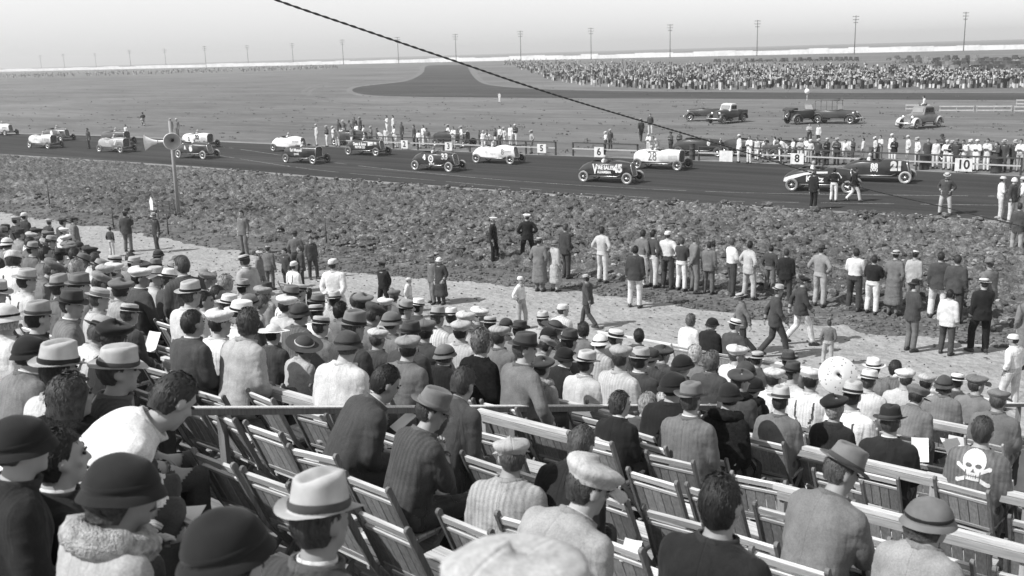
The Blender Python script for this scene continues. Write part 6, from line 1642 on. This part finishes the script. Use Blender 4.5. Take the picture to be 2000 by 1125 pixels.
q = Matrix.Rotation(R(160), 4, 'Z') @ Vector((-0.28, 0, 0)); o = person('sh', (p.x+q.x, p.y+q.y, 0.30), R(70), 1.0, 'D', 'L', 'cap', 'D'); PEOPLE.append((o, '', (0, 0), 'x', 'person in dark jacket sitting on the motorcycle in the infield'))

# ------------------------------------------------------------------ loudspeaker mast
bp = on_z(350, 431); top = on_y(331.5, 236, bp.y)
ls = empty('loudspeaker_mast', (bp.x, bp.y, 0)); tag(ls, 'wooden mast carrying two pale loudspeaker horns beside the track', 'loudspeaker')
tv = top-bp; mb = MB(); mb.tube([(0, 0, -0.2), tv*0.5, tv], [0.105, 0.09, 0.08], n=10); obj('mast', mb.mesh('mast', M['wood'], True), ls, 0.28)
def horn(center_px, direction, L_, rm, name_tone):
    c = on_y(center_px[0], center_px[1], bp.y-0.12)-Vector((bp.x, bp.y, 0)); d = Vector(direction).normalized()
    mb = MB(); prof = []
    for k in range(13):
        t = k/12; prof.append((0.055+(rm-0.055)*t**2.6, L_*t))
    prof += [(rm+0.018, L_+0.004), (rm-0.012, L_+0.002)]; inn = [(max(0.02, 0.045+(rm-0.065)*(k/12)**2.6), L_*k/12+0.001) for k in range(12, -1, -1)]
    mb.lathe(prof, 28); Q = d.to_track_quat('Z', 'Y').to_matrix().to_4x4()
    h = obj('horn', mb.mesh('horn', M['dull'], True), ls, name_tone); h.matrix_local = Matrix.Translation(c) @ Q
    mb = MB(); mb.lathe(inn, 28); obj('horn_inside_shaded', mb.mesh('horn_inside_shaded', M['dull'], True), h, 0.34)  # inner face toned darker than the bell to put in the shade inside
    mb = MB(); mb.lathe([(0.004, L_*0.30), (0.10, L_*0.36), (0.004, L_*0.36)], 14); obj('throat_shade', mb.mesh('throat_shade', M['dull'], True), h, 0.02)  # near-black disc painted in as the deep shade at the horn's neck
    mb = MB(); mb.lathe([(0.01, -0.16), (0.09, -0.15), (0.10, -0.02), (0.05, 0.01)], 14); dr = obj('driver_unit', mb.mesh('driver_unit', M['dull'], True), h, 0.25)
lf = -rt.copy(); lf.z = 0; lf.normalize(); tc_ = (EYE-bp); tc_.z = -1.0; tc_.normalize()
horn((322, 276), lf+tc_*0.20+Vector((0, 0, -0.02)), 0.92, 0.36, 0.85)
hb = on_y(332, 277, bp.y); back = -(tc_+rt*0.12)
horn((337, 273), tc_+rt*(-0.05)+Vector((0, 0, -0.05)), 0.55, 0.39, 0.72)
mb = MB(); pz = on_y(330, 276, bp.y).z; mb.box((tv.x*0.8-0.02, 0.0, pz), (0.5, 0.09, 0.10)); obj('bracket', mb.mesh('bracket', M['wood']), ls, 0.2)
# crate and pointed sign near the mast
p = on_z(326, 427); cr = empty('slatted_crate', (p.x, p.y, 0), 0.4); cr.scale = (0.75, 0.75, 0.9); tag(cr, 'dark slatted crate standing at the foot of the loudspeaker mast', 'crate')
for k in range(4):
    for y in (-0.3, 0.3): mb = MB(); mb.box((0, y, 0.10+0.27*k), (0.95, 0.022, 0.10)); obj('slat', mb.mesh('slat', M['woodx']), cr, 0.10)
for x in (-0.46, 0.46):
    for y in (-0.27, 0.27): mb = MB(); mb.box((x, y, 0.5), (0.06, 0.05, 1.02)); obj('corner_post', mb.mesh('corner_post', M['wood']), cr, 0.09)
p = on_z(300, 432); sg_ = empty('pointed_sign', (p.x, p.y, 0), R(-10)); tag(sg_, 'small white pointed sign on a post left of the crate', 'sign')
mb = MB(); mb.tube([(0, 0, 0), (0, 0, 0.75)], 0.035, n=6); obj('post', mb.mesh('post', M['wood']), sg_, 0.15)
mb = MB(); mb.add([(x, y, z) for y in (-0.03, 0.0) for x, z in ((-0.16, 0.55), (0.16, 0.55), (0.20, 0.98), (0, 1.2), (-0.20, 0.98))], [(0, 1, 2, 3, 4), (9, 8, 7, 6, 5), (0, 5, 6, 1), (1, 6, 7, 2), (2, 7, 8, 3), (3, 8, 9, 4), (4, 9, 5, 0)]); obj('panel', mb.mesh('panel', M['dull']), sg_, 0.75)
# stakes in the field
for i, (px, yf, yt, lb) in enumerate(((638, 482, 427, 'thin dark stake in the ploughed field left of centre'), (97, 400, 358, 'thin stake in the ploughed field at far left'), (222, 445, 405, 'thin stake left of the man with raised arm'), (1523, 560, 492, 'thin dark stake among the standing watchers'), (329, 458, 418, 'thin stake in front of the crate'))):
    b = on_z(px, yf); t = on_y(px, yt, b.y); s = empty('field_stake', b); tag(s, lb, 'stake', 'thin stakes in the field')
    mb = MB(); mb.tube([(0, 0, -0.1), (0.01, 0, (t.z)*0.5), (0.0, 0, t.z)], [0.03, 0.027, 0.022], n=6); obj('shaft', mb.mesh('shaft', M['wood'], True), s, 0.06)
    mb = MB(); mb.tube([(-0.02, 0, t.z*0.8), (0.05, -0.03, t.z*0.8)], 0.012, n=5); obj('wire_clip', mb.mesh('wire_clip', M['metal']), s, 0.3)

# ------------------------------------------------------------------ overhead cable: two twisted strands
def at_depth(px, py, d):
    r_ = ray(px, py); r_ = r_/r_.dot(FWD); return EYE+r_*d
cpts = smooth_line([at_depth(*q) for q in ((430, -45, 9.2), (540, 0, 9.7), (700, 55, 10.5), (885, 118, 11.5), (1100, 190, 13.0), (1390, 277, 16.0), (1560, 330, 18.2), (1700, 371, 20.0), (1830, 401, 22.0), (1910, 421, 23.4), (2000, 443, 25.0), (2120, 472, 27.0))], 40)
cable = empty('overhead_cable', cpts[0]); tag(cable, 'dark twisted cable slanting down across the whole view', 'cable')
acc = 0.0; strands = [[], []]
dense = []
for i in range(len(cpts)-1):
    n = max(1, int((cpts[i+1]-cpts[i]).length/0.022))
    for k in range(n): dense.append(cpts[i]+(cpts[i+1]-cpts[i])*(k/n))
for i in range(1, len(dense)-1):
    t = (dense[i+1]-dense[i-1]).normalized(); s = t.cross(Vector((0, 0, 1))).normalized(); u = s.cross(t); acc += (dense[i]-dense[i-1]).length
    a = acc/0.24*2*math.pi
    for j in (0, 1):
        b = a+math.pi*j; strands[j].append(dense[i]-cpts[0]+(s*math.cos(b)+u*math.sin(b))*0.0058)
M['rope'] = mat_obj('rope', 0.85, 30, 0.3, 120, 0.4, 0.003, 0.2, value=0.085)
for j in (0, 1):
    mb = MB(); mb.tube(strands[j], 0.0072, n=6); obj('strand', mb.mesh('strand', M['rope'], True), cable)

# ------------------------------------------------------------------ far crowd: one mass of small figures
def crowd_stuff(name, spots):
    mb = MB(); rr = random.Random(5)
    for (x, y, s) in spots:
        a = rr.uniform(0, 6.28); c = rr.random(); Mz = Matrix.Rotation(a, 3, 'Z')
        top = rr.choices((0, 1, 2, 3), (3, 3, 3, 5))[0]; leg = rr.choices((0, 1, 2, 3), (3, 1, 3, 4))[0]; hd = rr.choices((0, 1, 2, 3), (3, 3, 2, 3))[0]
        k = mb; h = 1.72*s
        k.box((x, y, h*0.24), (0.40, 0.30, h*0.48), Mz, leg, 0.85); k.box((x, y, h*0.65), (0.44, 0.30, h*0.38), Mz, top, 1.15)
        k.ell((x, y, h*0.92), (0.15, 0.15, 0.14), None, hd, 6, 4)
    me = mb.mesh(name)
    for v in (0.52, 0.26, 0.10, 0.03): me.materials.append(cached('cr%.2f' % v, lambda: mat_obj('crowd_cloth', 0.9, 3, 0.15, 30, 0.1, 0.01, 0.1, value=v)))
    me.polygons.foreach_set('material_index', mb.fr); me.update(); return obj(name, me)
spots = []
fe = [(1000, 128), (1030, 142), (1060, 151), (1090, 160), (1130, 167), (1230, 172), (1350, 176), (1600, 174), (2060, 172)]
be = [(985, 117), (1050, 116), (1200, 119), (1350, 125), (1500, 128), (1700, 130), (1850, 140), (2060, 138)]
while len(spots) < 2700:
    px = random.uniform(985, 2050); lo = np.interp(px, [q[0] for q in be], [q[1] for q in be]); hi = np.interp(px, [q[0] for q in fe], [q[1] for q in fe])
    py = lo+(hi-lo)*(random.random()**0.8)
    if px > 1650 and random.random() < 0.35 and py < 150: continue
    p = on_z(px, py)
    if random.random() > 0.25+1.5*float(vnoise(np.array([p.x*0.09, p.y*0.05, 1.5])))**2+0.5*float(vnoise(np.array([p.x*0.4, p.y*0.2, 7.5]))): continue
    p = on_z(px, py); spots.append((p.x, p.y, random.uniform(0.78, 0.98)))
tag(crowd_stuff('far_crowd', spots), 'dense crowd of small far-off spectators beyond the far track', 'crowd', kind='stuff')
spots = []
for _ in range(520):
    px = random.uniform(-30, 660); p = on_z(px, np.interp(px, [0, 320, 650], [149, 141, 131])+random.uniform(-3, 4)); spots.append((p.x, p.y, 1.0))
tag(crowd_stuff('distant_crowd', spots), 'thin line of specks of spectators along the left skyline', 'crowd', kind='stuff')
def far_car_mesh(cab):
    mb = MB(); mb.rings([[(x, y, z) for y, z in ((-w, 0.35), (-w, zt*0.8), (-w*0.7, zt), (w*0.7, zt), (w, zt*0.8), (w, 0.35))] for x, w, zt in ((-1.9, 0.6, 0.9), (-1.5, 0.75, 1.1), (0.4, 0.75, 1.1), (0.5, 0.5, 1.08), (1.7, 0.4, 0.95))])
    if cab: mb.rings([[(x, y, z) for y, z in ((-0.66, 1.0), (-0.6, zt), (0.6, zt), (0.66, 1.0))] for x, zt in ((-1.6, 1.1), (-1.4, 1.7), (0.15, 1.7), (0.4, 1.1))])
    for x in (-1.3, 1.3):
        for y in (-0.72, 0.72): mb.lathe([(0.02, -0.1), (0.36, -0.08), (0.36, 0.08), (0.02, 0.1)], 8, c=(x, y, 0.36), axis='Y')
    return mb.mesh('distant_car', M['dull'])
FCM = [far_car_mesh(True), far_car_mesh(False)]
rowsp = [(x, 122-0.010*(x-1395), 0) for x in range(1396, 1520, 9)]+[(x, 121, 0) for x in (1527, 1536, 1550)]+[(x, 119.5-0.006*(x-1560), 0) for x in range(1562, 1680, 10)]+[(x, 117, 1) for x in range(1735, 2010, 19)]+[(x, 124, 1) for x in range(1745, 2010, 17)]+[(x, 132, 1) for x in range(1830, 2010, 19)]+[(x, 141, 1) for x in range(1860, 2010, 22)]+[(x, 151, 1) for x in range(1890, 2010, 26)]
FARC = []
ORDN = lambda i: ['first', 'second', 'third', 'fourth', 'fifth', 'sixth', 'seventh', 'eighth', 'ninth', 'tenth', 'eleventh', 'twelfth', 'thirteenth', 'fourteenth', 'fifteenth', 'sixteenth', 'seventeenth'][i]
for i, (x, y, g) in enumerate(rowsp):
    p = on_z(x+random.uniform(-2, 2), y+random.uniform(-0.6, 0.6)); o = obj('distant_car', FCM[random.random() < 0.2], None, random.choice((0.03, 0.04, 0.05, 0.07, 0.10, 0.18))); o.location = p; o.rotation_euler = (0, 0, R(125)+random.gauss(0, 0.15)+(math.pi if random.random() < 0.3 else 0))
    FARC.append((o, g, x, y))
for ri, (key, nm) in enumerate((((0, None), 'the parked row behind the far crowd'), ((1, 117), 'the back row of cars at far right'), ((1, 124), 'the second row of cars at far right'), ((1, 132), 'the third row of cars at far right'), ((1, 141), 'the fourth row of cars at far right'), ((1, 151), 'the front row of cars at far right'))):
    g_ = sorted([q for q in FARC if q[1] == key[0] and (key[1] is None or q[3] == key[1])], key=lambda q: q[2])
    for i, (o, g, x, y) in enumerate(g_):
        tw = 'dark' if o.color[0] < 0.08 else ('grey' if o.color[0] < 0.3 else 'pale')
        side = ORDN(i) if i < len(g_)/2 else ORDN(len(g_)-1-i); tag(o, f"small {tw} car, {side} from {'left' if i < len(g_)/2 else 'right'} in {nm}", 'car', 'cars parked beyond the far track')
# ------------------------------------------------------------------ things held and lying in the stand
skull_o = next(o for o, b, px, w, only in PEOPLE if 'skull' in only)
from mathutils.bvhtree import BVHTree
jk = next(c for c in skull_o.children if c.name.startswith('jacket')).data
bvh = BVHTree.FromPolygons([v.co[:] for v in jk.vertices], [tuple(p.vertices) for p in jk.polygons])
def back_print(owner, inside, x0, x1, z0, z1, n, tone, name):
    V, F, idx = [], [], {}
    def vert(i, j):
        if (i, j) not in idx:
            x, z = x0+(x1-x0)*i/n, z0+(z1-z0)*j/n; h = bvh.ray_cast(Vector((x, -1.0, z)), Vector((0, 1, 0)))
            if h[0] is None: return None
            idx[(i, j)] = len(V); V.append((x, h[0].y-0.006, z))
        return idx[(i, j)]
    for i in range(n):
        for j in range(n):
            if inside(x0+(x1-x0)*(i+0.5)/n, z0+(z1-z0)*(j+0.5)/n):
                q = [vert(i, j), vert(i+1, j), vert(i+1, j+1), vert(i, j+1)]
                if None not in q: F.append(tuple(q))
    me = bpy.data.meshes.new(name); me.from_pydata(V, [], F); me.materials.append(M['dull']); return obj(name, me, owner, tone)
sx, sz, SK = 0.0, 0.985, 1.05
def skull(x, z):
    x = (x-sx)/SK; z = (z-sz)/SK
    cran = (x/0.088)**2+((z-0.03)/0.088)**2 < 1; jaw = abs(x) < 0.052 and -0.115 < z < -0.03
    eye = any(((x-s*0.037)/0.024)**2+((z-0.0)/0.017)**2 < 1 for s in (-1, 1)); nose = abs(x) < 0.014*(0.0-(z+0.02))/0.03 and -0.052 < z < -0.02
    teeth = -0.098 < z < -0.068 and (abs(z+0.083) < 0.004 or abs((x*1000) % 17-8) < 2.2) and abs(x) < 0.05
    bone = any(abs((z+0.075)-s*x*0.55) < 0.017 and 0.060 < abs(x) < 0.115 for s in (-1, 1)) or any((abs(x)-0.118)**2+(z+0.075-q*0.062)**2 < 0.017**2 for q in (-1, 1))
    return ((cran or jaw) and not eye and not nose and not teeth) or bone
back_print(skull_o, skull, -0.21, 0.21, sz-0.21, sz+0.16, 96, 0.62, 'skull_emblem')
# dotted paper parasol
pc = on_stand(1637, 731, 1.42); d = (EYE-pc).normalized(); ax = (d+Vector((0.05, 0, 0.12))).normalized()
par = empty('parasol', pc); par.rotation_mode = 'QUATERNION'; par.rotation_quaternion = ax.to_track_quat('Z', 'Y'); tag(par, 'small round white paper parasol with dark dots, held up in the stand', 'parasol')
mt, nt, bs, N, L = nodes('dotted_paper'); tcn = N('ShaderNodeTexCoord'); vz = N('ShaderNodeTexVoronoi'); vz.inputs['Scale'].default_value = 26; L(tcn.outputs['Object'], vz.inputs[0])
lt = N('ShaderNodeMath'); lt.operation = 'LESS_THAN'; lt.inputs[1].default_value = 0.22; L(vz.outputs['Distance'], lt.inputs[0]); mx = N('ShaderNodeMix'); mx.data_type = 'RGBA'; mx.inputs['A'].default_value = (0.58,)*3+(1,); mx.inputs['B'].default_value = (0.16,)*3+(1,); L(lt.outputs[0], mx.inputs[0]); L(mx.outputs['Result'], bs.inputs['Base Color']); bs.inputs['Roughness'].default_value = 0.8
rp = 37.0/FPX*(pc-EYE).dot(FWD)
mb = MB(); mb.lathe([(rp, -0.070), (rp*0.7, -0.032), (rp*0.35, -0.008), (0.012, 0.0), (0.012, -0.004), (rp*0.7, -0.038), (rp*0.99, -0.075)], 32); obj('canopy', mb.mesh('canopy', mt, True), par)
mb = MB(); mb.lathe([(0.016, -0.002), (0.018, 0.02), (0.004, 0.03)], 10); obj('ferrule', mb.mesh('ferrule', M['dull'], True), par, 0.03)
mb = MB(); mb.tube([(0, 0, -0.01), (0, 0, -0.5)], 0.008, n=6); obj('handle', mb.mesh('handle', M['wood']), par, 0.3)
for k in range(8):
    a = 2*math.pi*k/8; mb = MB(); mb.tube([(0.01*math.cos(a), 0.01*math.sin(a), -0.012), (rp*0.7*math.cos(a), rp*0.7*math.sin(a), -0.045), (rp*math.cos(a), rp*math.sin(a), -0.082)], 0.003, n=4); obj('rib', mb.mesh('rib', M['wood']), par, 0.3)
def sheet_paper(px, py, h, w, hgt, rz, pitch, label, name='program'):
    p = on_stand(px, py, h); o = MB(); n = 6
    V = [(w*(i/n-0.5), 0.02*math.sin(3.1*i/n)+0.004*k, hgt*(j/n-0.5)) for k in (0, 1) for j in range(n+1) for i in range(n+1)]; F = []
    for k in (0, 1):
        for j in range(n):
            for i in range(n): a = k*(n+1)**2+j*(n+1)+i; q = (a, a+1, a+n+2, a+n+1); F.append(q if k == 0 else q[::-1])
    o.add(V, F); b = obj(name, o.mesh(name, M['paper'], True), None, 0.78); b.location = p; b.rotation_euler = (R(pitch), 0, R(rz)); tag(b, label, 'paper')
sheet_paper(209, 668, 0.86, 0.15, 0.24, 20, -35, 'white folded program held up left of the grey-suited boater')
sheet_paper(297, 667, 0.84, 0.17, 0.22, 10, -30, 'white open program right of the grey-suited boater')
sheet_paper(1797, 878, 0.80, 0.16, 0.24, 25, -30, 'white program held by the black-fedora wearer')
sheet_paper(1232, 1076, 0.72, 0.10, 0.13, 10, -40, 'white program at the bottom beside the pale-capped man')
sheet_paper(320, 1020, 0.62, 0.34, 0.30, 30, -75, 'open newspaper spread at the bottom left')
sheet_paper(788, 822, 0.70, 0.16, 0.22, -20, -60, 'white program on the lap of the bowed reader')
sheet_paper(1425, 888, 0.72, 0.14, 0.2, 15, -55, 'small white program right of the grey curled-brim hat')
sheet_paper(1860, 870, 0.62, 0.2, 0.28, 35, -70, 'white papers on the seat left of the skull jacket')

# ------------------------------------------------------------------ chairs, then labels that tell each thing apart
def relation(px, py, field):
    lm = LAND_FIELD if field else LAND
    q = sorted(((math.hypot(px-a[0], (py-a[1])*1.15), a, n) for a, n in lm))
    for d_, a, n in q:
        if d_ < 16: continue
        dx, dy = px-a[0], py-a[1]
        if abs(dx) > abs(dy): w = 'right of' if dx > 0 else 'left of'
        else: w = 'in front of' if dy > 0 else 'beyond'
        return w+' '+n
ORD = ['leftmost', 'second', 'third', 'fourth', 'fifth', 'sixth', 'seventh', 'eighth', 'ninth', 'tenth', 'eleventh', 'twelfth', 'thirteenth', 'fourteenth', 'fifteenth', 'sixteenth', 'seventeenth', 'eighteenth', 'nineteenth', 'twentieth']
def settle(items):
    """items: (object, text, px); same texts get an order from left to right"""
    by = {}
    for it in items: by.setdefault(it[1], []).append(it)
    for text, g in by.items():
        g.sort(key=lambda t: t[2])
        for i, (o, _, _) in enumerate(g):
            if len(text.split()) > 13: text = text.replace('seated ', '').replace('standing ', '').replace('person in', 'figure in')
            o['label'] = text if len(g) == 1 else text+', '+(ORD[i] if i == 0 else (ORD[i]+' from left' if i < len(ORD) else 'far right'))
items = []
for o, base, px, where, only in PEOPLE:
    field = where == 'standing' and (px[1] < 470 or px[0] > 900)
    text = only if only else base+', '+where+' '+(relation(px[0], px[1], field) or '')
    items.append((o, text.replace('  ', ' '), px[0])); o['category'] = 'person'
    o['group'] = {'seated': 'spectators seated in the grandstand', 'standing': 'people standing by the path, field and pits', 'driver': 'drivers in the race cars'}.get(where, 'people in the infield')
settle(items)
citems = []
for k in range(len(ROWS)):
    y = ROWS[k]
    if row_floor(k) > 6.0: continue
    occ = sorted(SEATED.get(k, []), key=lambda t: t[0]); near = y < 9.3
    for x, o in occ:
        c = place_chair(x, k, '', near, o.location.y); t = o['label'].replace('seated ', '').replace('person in ', '').replace('bareheaded person', 'bareheaded one')
        c['label'] = ' '.join(('chair under '+t).split()[:16])
    if y > 10.4: continue
    xs_ = [x for x, _ in occ]; x = -22.0+0.13*k
    while x < 3:
        x += 0.49
        q = Vector((x, y, row_floor(k)+0.7))
        if (q-EYE).dot(FWD) < 1.2: continue
        u, v = project(q)
        if not (-60 < u < 2060 and 560 < v < 1190): continue
        if any(abs(x-a) < 0.43 for a in xs_): continue
        if u < 330 and v < 760: continue
        if random.random() < 0.10: continue
        c = place_chair(x, k, '', near); citems.append((c, 'empty slatted folding chair '+(relation(u, v, False) or ''), u))
settle(citems)
seen = {}
for o in scene.objects:
    if o.parent is None and 'label' in o and not o['label'].startswith('small'):
        seen.setdefault(o['label'], []).append(o)
